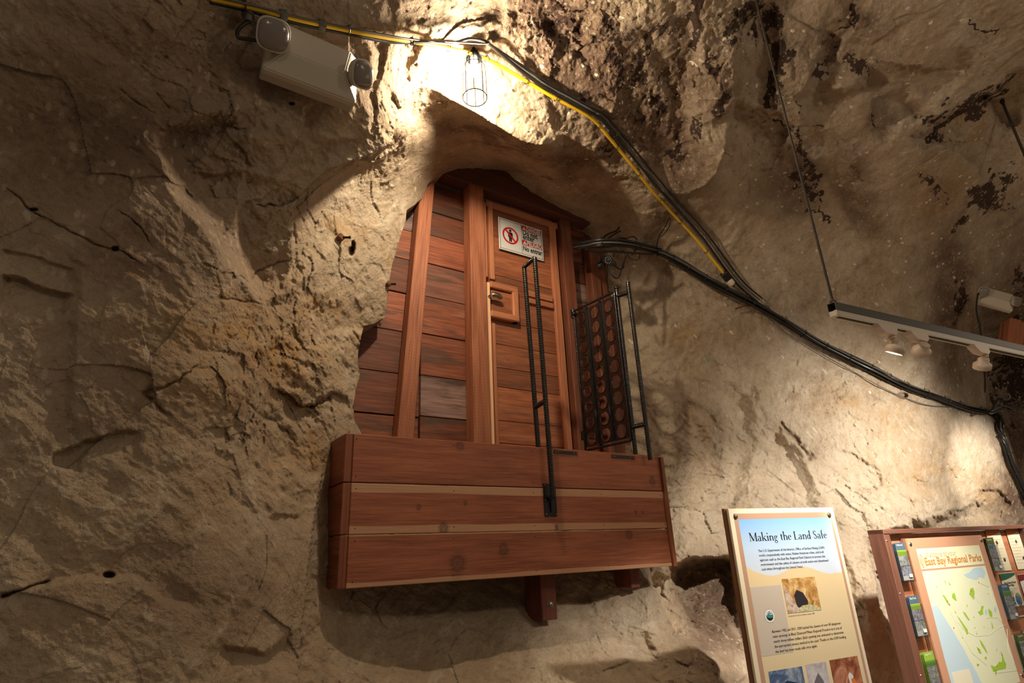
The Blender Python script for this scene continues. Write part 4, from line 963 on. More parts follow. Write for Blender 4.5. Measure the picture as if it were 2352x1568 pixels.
# perforated sheet in three folded strips, with real holes
m = MB(); cw = GWd/3; rows_ = (9, 9, 9)
for c in range(3):
    u0, u1 = c*cw+.006, (c+1)*cw-.006; nr = 9; v0, v1 = .03, GHt-.02; hh = (v1-v0)/nr; off_ = (.0, .35, .0)[c]*0
    for r in range(nr):
        a0_, a1_ = v0+r*hh, v0+(r+1)*hh; cu_, cv_ = (u0+u1)/2, (a0_+a1_)/2; rad = min(hh*.36, (u1-u0)*.36)
        k = 24; vs = []; fs = []
        for i in range(k):
            an = 2*math.pi*i/k; ca_, sa_ = math.cos(an), math.sin(an)
            sc_ = min(((u1-u0)/2)/max(abs(ca_), 1e-6), (hh/2)/max(abs(sa_), 1e-6))
            ru, rv = rad*ca_, rad*1.12*sa_
            vs += [Q.p(cu_+ru*1.12, cv_+rv*1.12, .0), Q.p(cu_+ca_*sc_, cv_+sa_*sc_, .0), Q.p(cu_+ru*1.06, cv_+rv*1.06, .005), Q.p(cu_+ru, cv_+rv, .004), Q.p(cu_+ru, cv_+rv, -.006), Q.p(cu_+ca_*sc_, cv_+sa_*sc_, -.003)]
        for i in range(k):
            a_, b_ = i*6, ((i+1) % k)*6
            fs += [[a_, b_, b_+1, a_+1], [a_, a_+2, b_+2, b_], [a_+2, a_+3, b_+3, b_+2], [a_+3, a_+4, b_+4, b_+3], [a_+4, a_+5, b_+5, b_+4]]
        m.add(vs, fs)
m.build('perforated_sheet', GATEM, gt)
m = MB()
for c in range(1, 3):
    for s_ in (-1, 1): m.box(Q.p(c*cw+s_*.006, GHt/2, .008), (.004, .022, GHt-.04), Matrix((Q.U, Q.N, Vector((0, 0, 1)))).transposed(), bev=.001)
m.each('flange', BLACKM, gt)
m = MB(); rebar(m, Q.p(-.0, 0, 0), Q.p(GWd, 0, 0), .009, .013); m.build('top_rail', BLACKM, gt)
m = MB(); rebar(m, Q.p(0, GHt, 0), Q.p(GWd, GHt, 0), .008, .013); m.build('bottom_rail', BLACKM, gt)
m = MB(); rebar(m, Q.p(0, 0, 0), Q.p(0, GHt, 0), .009, .013); m.build('side_rail', BLACKM, gt)
m = MB(); rebar(m, Q.p(GWd, 0, 0), Q.p(GWd, GHt, 0), .009, .013); m.build('side_rail', BLACKM, gt)
m = MB(); m.box(Q.p(-.012, .02, 0), (.03, .03, .08), bev=.004); m.sphere(Q.p(.01, .03, .01), .022, n=12); m.box(Q.p(-.012, GHt*.9, 0), (.03, .03, .07), bev=.004); m.each('hinge', BLACKM, gt)

# ------------------------------------------------------------------ cables
YEL = simple('yellow_jacket', (.80, .50, .015), .4); BLKC = simple('black_jacket', (.012, .011, .010), .38); GRYC = simple('grey_jacket', (.10, .09, .08), .55)
TIEM = simple('cable_tie_black', (.01, .01, .01), .45); CREAM = simple('cream_plastic', (.72, .64, .50), .45); WIREM = simple('thin_grey_wire', (.10, .105, .10), .5); REDW = simple('red_wire', (.40, .05, .03), .5); GRNW = simple('green_wire', (.03, .20, .10), .5)
RUST = simple('rusted_iron', (.16, .06, .03), .8, .3, bump=.6, bscale=120, var=.4); ZINC = simple('zinc_fitting', (.32, .30, .27), .45, .8)
def path3(pts, clear=.05, n=3, smooth=3, tmax=None):
    """cable course strung just in front of the rock through the given places"""
    q = smoothpath([(a_[0], a_[1], 0) for a_ in pts], n); ts = np.array([rock_t(p.x, p.y) for p in q])
    k = smooth; pad = np.pad(ts, k, mode='edge'); sm = np.array([pad[i:i+2*k+1].mean() for i in range(len(ts))]); ts = np.minimum(sm, ts+.02)-clear
    if tmax: ts = np.minimum(ts, tmax)
    return [PT(p.x, p.y, float(t_)) for p, t_ in zip(q, ts)]
def offset_path(pts, r, ph, tw=0.0, wander=0.0, seed=0):
    rs = random.Random(seed); out = []; n = len(pts); w1, w2, p1, p2 = rs.uniform(1, 3), rs.uniform(2, 5), rs.uniform(0, 6), rs.uniform(0, 6)
    for i, p in enumerate(pts):
        a_ = pts[max(0, i-1)]; b_ = pts[min(n-1, i+1)]; t_ = (b_-a_).normalized(); up = Vector((0, 0, 1)); s_ = t_.cross(up).normalized(); u_ = s_.cross(t_)
        u = i/max(1, n-1); an = ph+tw*u*6.28; rr = r*(1+wander*(math.sin(w1*6.28*u+p1)*.6+math.sin(w2*6.28*u+p2)*.4))
        out.append(p+(s_*math.cos(an)+u_*math.sin(an))*rr)
    return out
def tie_at(pts, i, r, name='cable_tie', mat=None, parent=None, tail=True):
    p = pts[i]; t_ = (pts[min(i+1, len(pts)-1)]-pts[max(i-1, 0)]).normalized(); q = t_.orthogonal().normalized(); b_ = t_.cross(q)
    m = MB(); m.tube([p+(q*math.cos(a_)+b_*math.sin(a_))*r for a_ in [2*math.pi*k/14 for k in range(14)]], .0028, 6, closed=True)
    if tail:
        u_ = Vector((0, 0, 1)); m.tube([p+u_*r*.95, p+u_*(r+.010)+t_*.004, p+u_*(r+.022)+t_*.012], [.0045, .003, .0018], 6)
    return m.build(name, mat or TIEM, parent)
YP = [(486,-4),(540,8),(600,22),(650,36),(712,51),(800,69),(900,88),(966,98),(1030,110),(1100,128),(1150,152),(1210,187),(1260,217),(1310,244),(1362,274),(1400,317),(1450,378),(1500,441),(1545,491),(1600,551),(1662,628)]
yp = path3(YP, .075, 3, 4)
yc = empty('yellow_cable', tuple(yp[len(yp)//2]), 'thick yellow power cable strung over the alcove with black ties', 'cable')
bpy.context.view_layer.update()
MB().tube(yp, .0115, 10).build('jacket', YEL, yc)
for k, i in enumerate((4, 9, 15, 20, 24, 28, 33, 37, 43, 46, 49, 52, 55, 58)): 
    if i < len(yp)-1: tie_at(yp, i, .0175, parent=yc)
# companions tied along it
gc = empty('grey_cable', tuple(yp[10]), 'dark grey cables tied along the yellow cable', 'cable'); bpy.context.view_layer.update()
lo = [(x_-3, y_+7) for x_, y_ in YP[:8]]
MB().tube(path3([(x_-2, y_+8) for x_, y_ in YP[:7]]+[(990,96),(1040,99),(1075,89),(1105,92),(1122,98)], .07, 3, 4), .0095, 8).build('strand', BLKC, gc)
MB().tube(path3([(x_+1, y_-5) for x_, y_ in YP[:8]]+[(1040,96),(1100,100),(1120,100)], .09, 3, 4), .005, 8).build('strand', GRYC, gc)
rt = [(1120,98),(1160,135),(1200,170),(1250,205),(1300,232),(1350,260),(1372,272),(1408,312),(1458,373),(1508,434),(1555,487),(1610,548),(1668,628),(1700,665),(1735,694)]
for k, (ox, oy, r_, mt_) in enumerate(((4, -2, .010, BLKC), (10, -6, .008, GRYC), (16, -9, .0075, BLKC))):
    MB().tube(path3([(x_+ox*min(1, i_/2), y_+oy*min(1, i_/2)) for i_, (x_, y_) in enumerate(rt)], .07-.01*k, 3, 4), r_, 8).build('strand', mt_, gc)
MB().tube(path3([(1118,98),(1150,120),(1205,160),(1280,215),(1340,250),(1375,262)], .05, 3, 3), .006, 8).build('strand', GRYC, gc)
for (cx1, cy1) in ((614, 34), (712, 53)):
    i = min(range(len(yp)), key=lambda j: (yp[j]-PT(cx1, cy1, 3.2)).length); p = yp[i]; t_ = (yp[i+1]-yp[i-1]).normalized()
    m = MB(); m.lathe(p-t_*.015, t_, [(.022, 0), (.024, .003), (.024, .027), (.022, .03)], 16); m.build('clamp_sleeve', GRYC, yc, label='grey clamp sleeve')
# plug at the end of the yellow cable
e = yp[-1]; dr = (yp[-1]-yp[-2]).normalized()
pg = empty('cable_connector', tuple(e), 'black and cream plug connector at the lower end of the yellow cable', 'connector'); bpy.context.view_layer.update()
qn = dr.orthogonal().normalized(); Rm = Matrix((qn, dr.cross(qn), dr)).transposed()
m = MB(); m.box(e+dr*.035, (.062, .062, .085), Rm, bev=.006); m.box(e+dr*.03+qn*.012, (.075, .05, .045), Rm, bev=.004); m.build('plug_body', BLKC, pg)
m = MB(); m.lathe(e+dr*.077, dr, [(.030, 0), (.033, .004), (.033, .05), (.028, .058), (.018, .06)], 20); m.build('plug_cap', CREAM, pg)
# the big black bundle that crosses the right-hand wall
BP = [(1322,566),(1350,562),(1382,557),(1440,560),(1482,568),(1520,582),(1570,608),(1630,644),(1700,680),(1740,701),(1800,736),(1870,781),(1950,822),(2020,856),(2080,886),(2150,911),(2220,936),(2285,948)]
bp_ = path3(BP[4:], .09, 4, 5); hd = [PY(BP[i][0], BP[i][1], Yq) for i, Yq in ((0, 3.32), (1, 3.16), (2, 3.02), (3, 2.98))]
bp_ = smoothpath(hd, 4)[:-1]+bp_ if False else smoothpath([hd[0], hd[1], hd[2], hd[3]]+bp_[2::2], 3)
bb_ = empty('cable_bundle', tuple(bp_[len(bp_)//2]), 'thick bundle of black cables sagging across the right-hand rock wall', 'cable bundle'); bpy.context.view_layer.update()
for k in range(13):
    ph = k*2.399; rr = .012+.019*math.sqrt(k/12)
    MB().tube(offset_path(bp_, rr, ph, .25*(1 if k % 2 else -1), .45, k), .0068+.0012*(k % 3), 7).build('strand', GRYC if k % 6 == 5 else BLKC, bb_)
for k in range(22):
    i = int((k+.7)/22.5*len(bp_)); tie_at(bp_, i, .041, parent=bb_)
dn = path3([(2285,946),(2296,962),(2296,985),(2308,1020),(2322,1062),(2342,1108),(2362,1150)], .08, 4, 3)
bd = empty('cable_bundle', tuple(dn[0]), 'black cable bundle running down the rock edge at the right', 'cable bundle'); bpy.context.view_layer.update()
for k in range(8):
    MB().tube(offset_path(dn, .010+.018*math.sqrt(k/7), k*2.4, .2, .3, 50+k), .0095, 7).build('strand', BLKC, bd)
for k in range(6): tie_at(dn, int((k+.6)/6.3*len(dn)), .042, parent=bd)
rp = [PT(2283,944,7.6), PT(2310,937,7.9), PT(2345,938,8.2), PT(2400,941,8.8)]
br_ = empty('wire_tangle', tuple(rp[0]), 'tangled dark wires and pipe leading right from the bundle corner', 'wires'); bpy.context.view_layer.update()
MB().tube(smoothpath([PT(2296,932,7.7), PT(2352,938,8.2), PT(2400,940,8.8)], 3), .014, 8).build('pipe', BLKC, br_)
rs = random.Random(5)
for k in range(7):
    MB().tube(smoothpath([PT(2278+rs.uniform(-6, 6), 946+rs.uniform(-5, 5), 7.5), PT(2300+rs.uniform(-6, 6), 925+rs.uniform(-14, 16), 7.75), PT(2325+rs.uniform(-8, 8), 930+rs.uniform(-18, 12), 8.0), PT(2375, 925+rs.uniform(-18, 20), 8.6)], 5), .006, 6).build('wire', (BLKC, GRYC)[k % 2], br_)
m = MB(); c0 = PT(2312, 911, 7.7)
m.tube([c0+Vector((0, math.cos(a_)*.03, math.sin(a_)*.03)) for a_ in [2*math.pi*k/16 for k in range(16)]], .007, 6, closed=True); m.tube([PT(2285, 911, 7.6), PT(2308, 912, 7.7)], .007, 6); m.build('eye_hook', GRYC, br_)
# thin grey wire below the bundle
tw = path3([(1742,708),(1800,760),(1850,790),(1900,820),(1960,853),(2020,886),(2070,910),(2130,930),(2180,934),(2240,937),(2284,942)], .03, 4, 3)
t_ = MB().tube(tw, .0045, 6).build('thin_wire', WIREM); tag(t_, 'single thin grey wire hanging below the thick black bundle', 'wire')
# loose loops and ends by the mouth of the alcove
tg = empty('wire_tangle', tuple(PY(1430, 590, 3.1)), 'loose black loops of wire around the small camera', 'wires'); bpy.context.view_layer.update()
for pts, y_, r_ in (([(1380,556),(1392,540),(1415,530),(1422,522)], 3.12, .009), ([(1385,560),(1400,545),(1425,530)], 3.14, .008), ([(1402,556),(1420,548),(1436,548),(1440,552)], 3.05, .009), ([(1428,562),(1440,548),(1455,543),(1464,552),(1460,560)], 3.02, .005),
      ([(1408,606),(1420,616),(1430,617),(1434,600),(1438,585),(1430,575)], 3.0, .007), ([(1399,614),(1405,630),(1415,639),(1423,634),(1428,615),(1434,598)], 2.98, .006), ([(1412,575),(1409,592),(1415,608),(1402,610)], 3.02, .004), ([(1440,580),(1446,592),(1458,598),(1468,594),(1470,580)], 3.04, .003),
      ([(1452,585),(1459,575),(1463,570)], 3.0, .006), ([(1345,572),(1370,578),(1400,577),(1440,580),(1500,584)], 3.0, .010), ([(1375,580),(1385,592),(1392,598)], 3.1, .013), ([(1330,570),(1360,568),(1400,566),(1450,560),(1480,562)], 3.02, .008)):
    MB().tube(smoothpath([PY(a_, b_, y_) for a_, b_ in pts], 5), r_, 7).build('wire', BLKC, tg)
lp = empty('tie_loop', tuple(PT(1537, 500, 5.1)), 'long black tie loop linking the yellow cable to the bundle below', 'cable tie'); bpy.context.view_layer.update()
base = [(1538,500),(1528,520),(1514,543),(1508,568)]
MB().tube(path3(base, .10, 4, 4), .0055, 6).build('strand', TIEM, lp)
MB().tube(path3([(1540,502),(1537,520),(1525,538),(1514,545)], .10, 4, 4), .0035, 6).build('strand', TIEM, lp)
w_ = MB().tube(path3([(1452,561),(1480,556),(1505,551),(1514,545)], .09, 4, 4), .0045, 6).build('thin_wire', GRYC); tag(w_, 'short grey wire joining the bundle to the black tie loop', 'wire')
for (pts, mt_, lb) in (([(1514,548),(1522,568),(1530,586),(1534,599)], REDW, 'thin red wire end dangling from the tie loop'), ([(1760,700),(1766,688),(1771,677)], GRNW, 'thin green wire end sticking up from the black bundle')):
    o_ = MB().tube(path3(pts, .13, 3, 3), .0028, 5).build('wire_end', mt_); tag(o_, lb, 'wire')
hk = MB(); hp_ = path3([(1689,709),(1702,705),(1716,700),(1720,694),(1727,697),(1724,702),(1716,700)], .06, 4, 4); hk.tube(hp_, .0075, 8); hk = hk.build('eye_bolt', RUST); tag(hk, 'rusty eye bolt holding the black bundle on the right-hand wall', 'bolt')

# small round security camera
sc = empty('security_camera', tuple(PY(1383, 608, 3.1)), 'small black bullet camera with a ring of lights on the corner post', 'camera'); bpy.context.view_layer.update()
fc = PY(1397, 597, 3.0); ax = Vector((-.35, -.85, -.38)).normalized(); rd = 12/1328*PY(1397, 597, 3.0).length*.80
m = MB(); m.lathe(fc-ax*.11, ax, [(rd*.8, 0), (rd*.95, .008), (rd*.95, .10), (rd, .105), (rd, .112), (rd*.86, .113), (rd*.84, .104)], 24); m.build('camera_body', BLKC, sc)
m = MB(); m.lathe(fc-ax*.004, ax, [(rd*.40, 0), (rd*.40, .004), (rd*.3, .005), (rd*.1, .007)], 20); m.build('lens', simple('lens_glass', (.03, .03, .03), .08), sc)
LED = simple('led_bead', (.55, .53, .5), .3); qx_ = ax.orthogonal().normalized(); qy_ = ax.cross(qx_)
for k in range(10):
    a_ = 2*math.pi*k/10; m = MB(); m.sphere(fc+(qx_*math.cos(a_)+qy_*math.sin(a_))*rd*.62-ax*.001, .0035, n=8); m.build('led', LED, sc)
bs = PY(1380, 609, 3.09); m = MB(); m.lathe(bs, (-.3, -1, -.1), [(.036, 0), (.036, .014), (.02, .022), (.012, .04)], 20); m.build('mount_base', BLKC, sc)
m = MB(); m.tube([bs+Vector((0, -.03, 0)), fc-ax*.07], .01, 8); m.build('mount_arm', BLKC, sc)

# rusty anchors in the rock beside the opening
for (ax_, ay_, s_, lb) in ((783, 545, 1.0, 'rusty square anchor nut in the pale rock left of the opening, upper one'), (893, 652, .8, 'rusty anchor nut at the rock edge beside the planks')):
    t0 = rock_t(ax_, ay_); c0 = PT(ax_, ay_, t0-.012); an = empty('anchor_bolt', tuple(c0), lb, 'bolt'); bpy.context.view_layer.update()
    m = MB(); m.box(c0, (.038*s_, .03, .034*s_), Matrix.Rotation(.5, 3, 'Y') @ Matrix.Rotation(.3, 3, 'Z'), bev=.004); m.build('nut', RUST, an)
    m = MB(); m.lathe(c0, (.75, -.6, -.1), [(.007, 0), (.007, .05*s_), (.010, .052*s_), (.010, .058*s_)], 8); m.build('shaft', NAILM, an)

# ------------------------------------------------------------------ caged bulb above the alcove
CL = empty('caged_light', tuple(BULB), 'lit bulb in a black wire cage hanging from the cable above the alcove', 'lamp'); bpy.context.view_layer.update()
Yb = BULB.y; zt = PY(1094, 121, Yb).z; xb = BULB.x; zr = PY(1090, 224, Yb).z
glow = simple('bulb_glow', (1, 1, 1), .5, emis=(1.0, .83, .60), estr=BULB_STR)
A0 = Vector((xb, Yb, 0))
m = MB(); m.lathe(A0+Vector((0, 0, zt)), (0, 0, -1), [(.008, -.028), (.013, -.012), (.018, 0), (.047, .050), (.048, .053), (.018, .012)], 24); MATB = simple('matte_black', (.004, .004, .004), 1.0, spec=0.0); m.build('lamp_shade', MATB, CL)
m = MB(); m.lathe(A0+Vector((0, 0, zt-.02)), (0, 0, -1), [(.019, 0), (.021, .01), (.021, .06), (.017, .064)], 20); m.build('socket', simple('socket_grey', (.25, .24, .23), .5), CL)
m = MB(); m.lathe(A0+Vector((0, 0, zt-.083)), (0, 0, -1), [(.011, 0), (.014, .012), (.024, .035), (.030, .055), (.028, .078), (.016, .094), (.003, .098)], 24); m.build('bulb', glow, CL)
m = MB(); rc = .068
for k in range(8):
    a_ = 2*math.pi*k/8+.2; d_ = Vector((math.cos(a_), math.sin(a_), 0))
    m.tube([A0+d_*.03+Vector((0, 0, zt-.02)), A0+d_*(rc-.004)+Vector((0, 0, zt-.14)), A0+d_*rc+Vector((0, 0, zr-.002))], .0021, 5)
m.build('cage', MATB, CL)
m = MB()
for zz_, r_ in ((zr, rc), (zt-.12, rc-.008)): m.tube([A0+Vector((math.cos(2*math.pi*k/28)*r_, math.sin(2*math.pi*k/28)*r_, zz_)) for k in range(28)], .0026, 5, closed=True)
m.each('cage_ring', MATB, CL)
hk = [A0+Vector((0, 0, zt+.03)), A0+Vector((.02, -.01, zt+.055)), PT(1118, 100, (PY(1118, 98, Yb)-Vector(EYE)).length-.02)]
m = MB(); m.tube(smoothpath(hk, 4), .004, 6); m.build('hanging_hook', ZINC, CL)

# ------------------------------------------------------------------ twin-head emergency light
OFFW = simple('off_white_enamel', (.52, .47, .39), .42); OFFD = simple('off_white_seam', (.40, .35, .29), .5)
LENS = simple('frosted_lens', (.20, .17, .155), .14, bump=.4, bscale=160, coat=.6)
em = empty('emergency_light', (.42, 2.14, 3.66), 'large off-white emergency light with two lamp heads at the upper left', 'emergency light'); bpy.context.view_layer.update()
Ye = 2.12
A = PY(599, 163, Ye); B = PY(801, 249, Ye); TL_ = PY(612, 96, Ye); TR_ = PY(820, 200, Ye)
xL, xR = A.x, B.x+.02; z0 = (A.z+B.z)/2; z1 = z0+.25; f0, f1 = Ye, Ye-.035; yF = Ye-.095
# back box and chamfered cover
m = MB(); m.box(((xL+xR)/2, Ye+.015, (z0+z1)/2), (xR-xL, .05, z1-z0), bev=.006); m.build('back_box', OFFD, em)
bk_ = [(xL, z0), (xR, z0), (xR, z1), (xL, z1)]; fr_ = [(xL+.075, z0+.075), (xR-.075, z0+.075), (xR-.055, z1-.03), (xL+.055, z1-.03)]
bm = bmesh.new(); vb = [bm.verts.new((a_, f0, b_)) for a_, b_ in bk_]; vm = [bm.verts.new((a_, f1, b_)) for a_, b_ in bk_]; vf = [bm.verts.new((a_, yF, b_)) for a_, b_ in fr_]
bm.faces.new(vb[::-1]); bm.faces.new(vf)
for i in range(4):
    j = (i+1) % 4; bm.faces.new([vb[i], vb[j], vm[j], vm[i]]); bm.faces.new([vm[i], vm[j], vf[j], vf[i]])
bmesh.ops.bevel(bm, geom=bm.edges[:], offset=.005, segments=2, affect='EDGES'); bm.verts.index_update()
m = MB(); m.add([v.co.copy() for v in bm.verts], [[v.index for v in f.verts] for f in bm.faces]); bm.free(); m.build('cover', OFFW, em)
def lamp_head(parent, c, ax, R, name='lamp_head', piv=None, spin=0.0):
    """rounded-square reflector lamp on a swivel"""
    ax = Vector(ax).normalized(); q = Vector((0, 0, 1)).cross(ax).normalized(); u_ = ax.cross(q)
    q, u_ = q*math.cos(spin)+u_*math.sin(spin), u_*math.cos(spin)-q*math.sin(spin)
    def ringp(s, h, n=28, pw=3.2):
        out = []
        for k in range(n):
            a_ = 2*math.pi*k/n; ca, sa = math.cos(a_), math.sin(a_); r_ = s/((abs(ca)**pw+abs(sa)**pw)**(1/pw)); out.append(c+ax*h+(q*ca+u_*sa)*r_)
        return out
    def sweep(prof, nm, mt, par):
        vs = []; n = 28
        for s_, h_ in prof: vs += ringp(s_, h_)
        fs = [[i*n+k, i*n+(k+1) % n, (i+1)*n+(k+1) % n, (i+1)*n+k] for i in range(len(prof)-1) for k in range(n)]
        fs += [list(range(n))[::-1], [(len(prof)-1)*n+k for k in range(n)]]
        mm = MB(); mm.add(vs, fs, None, 0, True); return mm.build(nm, mt, par)
    h = sweep([(R*.35, -R*.95), (R*.62, -R*.85), (R*.88, -R*.45), (R*.98, -.006), (R*1.0, 0), (R*.97, .004)], name, OFFW, parent)
    sweep([(R*.90, .004), (R*.86, .012), (R*.74, .019), (R*.5, .025), (R*.1, .028)], 'lens', LENS, h)
    if piv is not None:
        mm = MB(); mm.tube([piv, c-ax*R*.9], [.02, .017], 12); mm.build('swivel_neck', OFFW, parent)
    return h
c1 = PY(628, 80, Ye-.14); c2 = PY(833, 171, Ye-.12)
lamp_head(em, c1, (.05, -.66, -.55), .066, piv=Vector((c1.x+.01, Ye-.03, c1.z-.03)), spin=.15)
lamp_head(em, c2, (.45, -.72, -.42), .062, piv=Vector((c2.x-.05, Ye-.02, c2.z-.0)), spin=.45)
fx = empty('conduit_fitting', tuple(PT(568, 30, rock_t(568, 30)-.04)), 'grey conduit fitting with black cord above the left lamp head', 'fitting'); bpy.context.view_layer.update()
p0 = PT(569, 18, rock_t(569, 18)-.05); p1 = PT(570, 50, rock_t(570, 50)-.08)
m = MB(); m.tube([p0, p0.lerp(p1, .3), p0.lerp(p1, .32), p0.lerp(p1, .6), p0.lerp(p1, .62), p1], [.020, .020, .026, .026, .018, .014], 12); m.build('gland', GRYC, fx)
m = MB(); m.tube([PT(520, 5, rock_t(520, 5)-.05), PT(570, 18, rock_t(570, 18)-.05), PT(615, 34, rock_t(615, 34)-.06)], .016, 10); m.build('conduit', GRYC, fx)
cd = [p1]+[PY(a_, b_, 2.06) for a_, b_ in ((560, 56), (546, 70), (548, 86), (570, 90), (595, 94), (608, 104))]
m = MB(); m.tube(smoothpath(cd, 5), .008, 8); m.build('cord', BLKC, fx)
# the second emergency light far along the wall
bpy.context.view_layer.update()
e2 = copy_tree(em); bpy.context.view_layer.update()
e2['label'] = 'distant off-white emergency light beside the dark rock at the right edge'; em['group'] = 'emergency lights'; e2['group'] = 'emergency lights'
c_em = Vector(em.location); tgt = PT(2284, 693, 7.35)
e2.location = tgt; e2.rotation_euler = (math.radians(-16), math.radians(30), math.radians(-50)); e2.scale = (.72, .72, .72)
cw_ = MB(); cw_.tube(smoothpath([PT(2247, 672, 7.2), PT(2244, 690, 7.2), PT(2243, 715, 7.2), PT(2250, 748, 7.2), PT(2256, 780, 7.2)], 4)+smoothpath([PT(2258, 830, 7.4), PT(2262, 870, 7.4), PT(2262, 900, 7.5)], 3), .0075, 7); cw_ = cw_.build('power_cord', BLKC)
tag(cw_, 'black cord hanging from the distant emergency light behind the track', 'cord')
bl = empty('wood_block', tuple(PT(2325, 768, 7.6)), 'short reddish timber bracket on the rock beyond the track', 'bracket'); bpy.context.view_layer.update()
Rb = Matrix.Rotation(math.radians(-40), 3, 'Z') @ Matrix.Rotation(math.radians(24), 3, 'Y')
m = MB(); m.box(PT(2318, 765, 7.6), (.10, .16, .26), Rb, bev=.006, grain=2, tone=3); m.build('block', WOOD_POST, bl)
m = MB(); m.box(PT(2337, 768, 7.6), (.12, .10, .25), Rb, bev=.006, grain=2, tone=5); m.build('block', WOOD_POST, bl)

# ------------------------------------------------------------------ track lighting
TD = Vector((.994, -.113, 0)).normalized(); hh = 2.9; d_ = wr(1910, 705); hr_ = math.hypot(d_[0], d_[1])
T0 = Vector(EYE+d_*(hh/hr_))
CHM = simple('strut_channel_grey', (.085, .078, .068), .5, .6); TRK = simple('track_white', (.60, .53, .43), .45); HEAD = simple('spot_head_cream', (.66, .53, .42), .45); SLOT = simple('track_slot_dark', (.02, .018, .015), .6)
tr = empty('track_lighting', tuple(T0), 'ceiling-hung grey channel carrying a white lighting track', 'track light'); bpy.context.view_layer.update()
TS = TD.cross(Vector((0, 0, 1))).normalized(); TR = Matrix((TD, -TS, Vector((0, 0, 1)))).transposed(); LT = 4.6
def tp(s, side=0, dz=0): return T0+TD*s+TS*side+Vector((0, 0, dz))
m = MB()
m.box(tp(LT/2, 0, .019), (LT, .041, .003), TR, bev=.0005); m.box(tp(LT/2, .019, 0), (LT, .003, .041), TR, bev=.0005); m.box(tp(LT/2, -.019, 0), (LT, .003, .041), TR, bev=.0005)
m.box(tp(LT/2, .013, -.019), (LT, .010, .003), TR); m.box(tp(LT/2, -.013, -.019), (LT, .010, .003), TR); m.build('strut_channel', CHM, tr)
m = MB(); m.box(tp(LT/2, 0, -.0235), (LT, .038, .006), TR); m.box(tp(LT/2, .0145, -.036), (LT, .009, .022), TR, bev=.001); m.box(tp(LT/2, -.0145, -.036), (LT, .009, .022), TR, bev=.001); m.box(tp(.01, 0, -.036), (.02, .038, .024), TR, bev=.002); m.build('track_rail', TRK, tr)
m = MB(); m.box(tp(LT/2, 0, -.034), (LT-.05, .018, .014), TR); m.build('track_slot', SLOT, tr)
zc_ = 4.95
RODM = simple('threaded_rod', (.055, .045, .038), .5, .6, bump=.8, bscale=900)
m = MB(); m.tube([tp(.02, 0, .01), Vector((tp(.02).x, tp(.02).y, zc_))], .0062, 8); m.lathe(tp(.02, 0, .022), (0, 0, 1), [(.014, 0), (.014, .012), (.008, .014)], 6); m.build('hanger_rod', RODM, tr)
u2 = wr(2330, 300); az = math.atan2(u2[1], u2[0]); det = TD.x*math.sin(az)-TD.y*math.cos(az); s2 = -(T0.x*math.sin(az)-T0.y*math.cos(az))/det
pc2 = tp(s2); rt2 = PT(2305, 228, 1.0)-Vector(EYE); z2 = 1.6+rt2.z/math.hypot(rt2.x, rt2.y)*math.hypot(pc2.x, pc2.y)
m = MB(); m.tube([tp(s2, 0, .01), Vector((pc2.x, pc2.y, z2))], .0095, 8); m.lathe(Vector((pc2.x, pc2.y, z2-.03)), (0, 0, 1), [(.016, 0), (.016, .03)], 8); m.build('hanger_rod', RODM, tr)
def track_s(px, py):
    u_ = wr(px, py); a_ = math.atan2(u_[1], u_[0]); return -(T0.x*math.sin(a_)-T0.y*math.cos(a_))/(TD.x*math.sin(a_)-TD.y*math.cos(a_))
LG = simple('spot_lens_glow', (1, 1, 1), .3, emis=(1.0, .9, .75), estr=9); RIM = simple('spot_rim', (.6, .58, .55), .25, .9)
def spot_head(pxa, pxc, aim, label, power, angle, group='track spotlights'):
    s_ = track_s(*pxa); a0 = tp(s_, 0, -.047); e_ = empty('track_spotlight', tuple(a0), label, 'spotlight', group); bpy.context.view_layer.update()
    # wedge-shaped adapter
    pr = [(-.075, 0), (.075, 0), (.075, -.030), (.050, -.046), (-.028, -.042), (-.062, -.018)]
    m = MB(); m.prism([a0+TD*u_+TS*-.02+Vector((0, 0, v_+.004)) for u_, v_ in pr], TS*.04); m.build('track_adapter', HEAD, e_)
    hc_ = PT(pxc[0], pxc[1], 1); vdir = hc_-Vector(EYE); s3 = track_s(*pxc); base = tp(s3, 0, 0); dist = math.hypot(base.x, base.y)/math.hypot(vdir.x, vdir.y); hc_ = Vector(EYE)+vdir*dist
    nk = a0+TD*.05+Vector((0, 0, -.04)); ax = (Vector(aim)-hc_).normalized()
    m = MB(); m.lathe(nk, (0, 0, -1), [(.016, 0), (.017, .006), (.015, .016), (.013, .018)], 16); m.tube(smoothpath([nk+Vector((0, 0, -.016)), nk+Vector((.004, 0, -.032)), hc_-ax*.034], 4), .012, 12); m.build('neck', HEAD, e_)
    m = MB(); m.lathe(hc_-ax*.045, ax, [(.020, 0), (.025, .004), (.027, .022), (.040, .032), (.0425, .036), (.0425, .052), (.041, .054), (.041, .062), (.037, .064), (.034, .058)], 28); m.build('lamp_housing', HEAD, e_)
    m = MB(); m.lathe(hc_+ax*.014, ax, [(.034, 0), (.034, .0015)], 24); m.build('lens', LG, e_)
    lamp('track_spot_light', 'SPOT', hc_+ax*.03, power, (1.0, .90, .76), .022, target=aim, angle=angle, blend=.6)
    return e_
spot_head((2032, 760), (2056, 803), (2.95, 1.9, 1.2), 'leftmost of the three cream track spotlights', SP[0], 70)
spot_head((2105, 775), (2116, 806), (3.9, 2.1, 1.7), 'middle of the three cream track spotlights', SP[1], 72)
spot_head((2248, 805), (2256, 840), (4.4, 1.95, 1.0), 'rightmost of the three cream track spotlights', SP[2], 66)
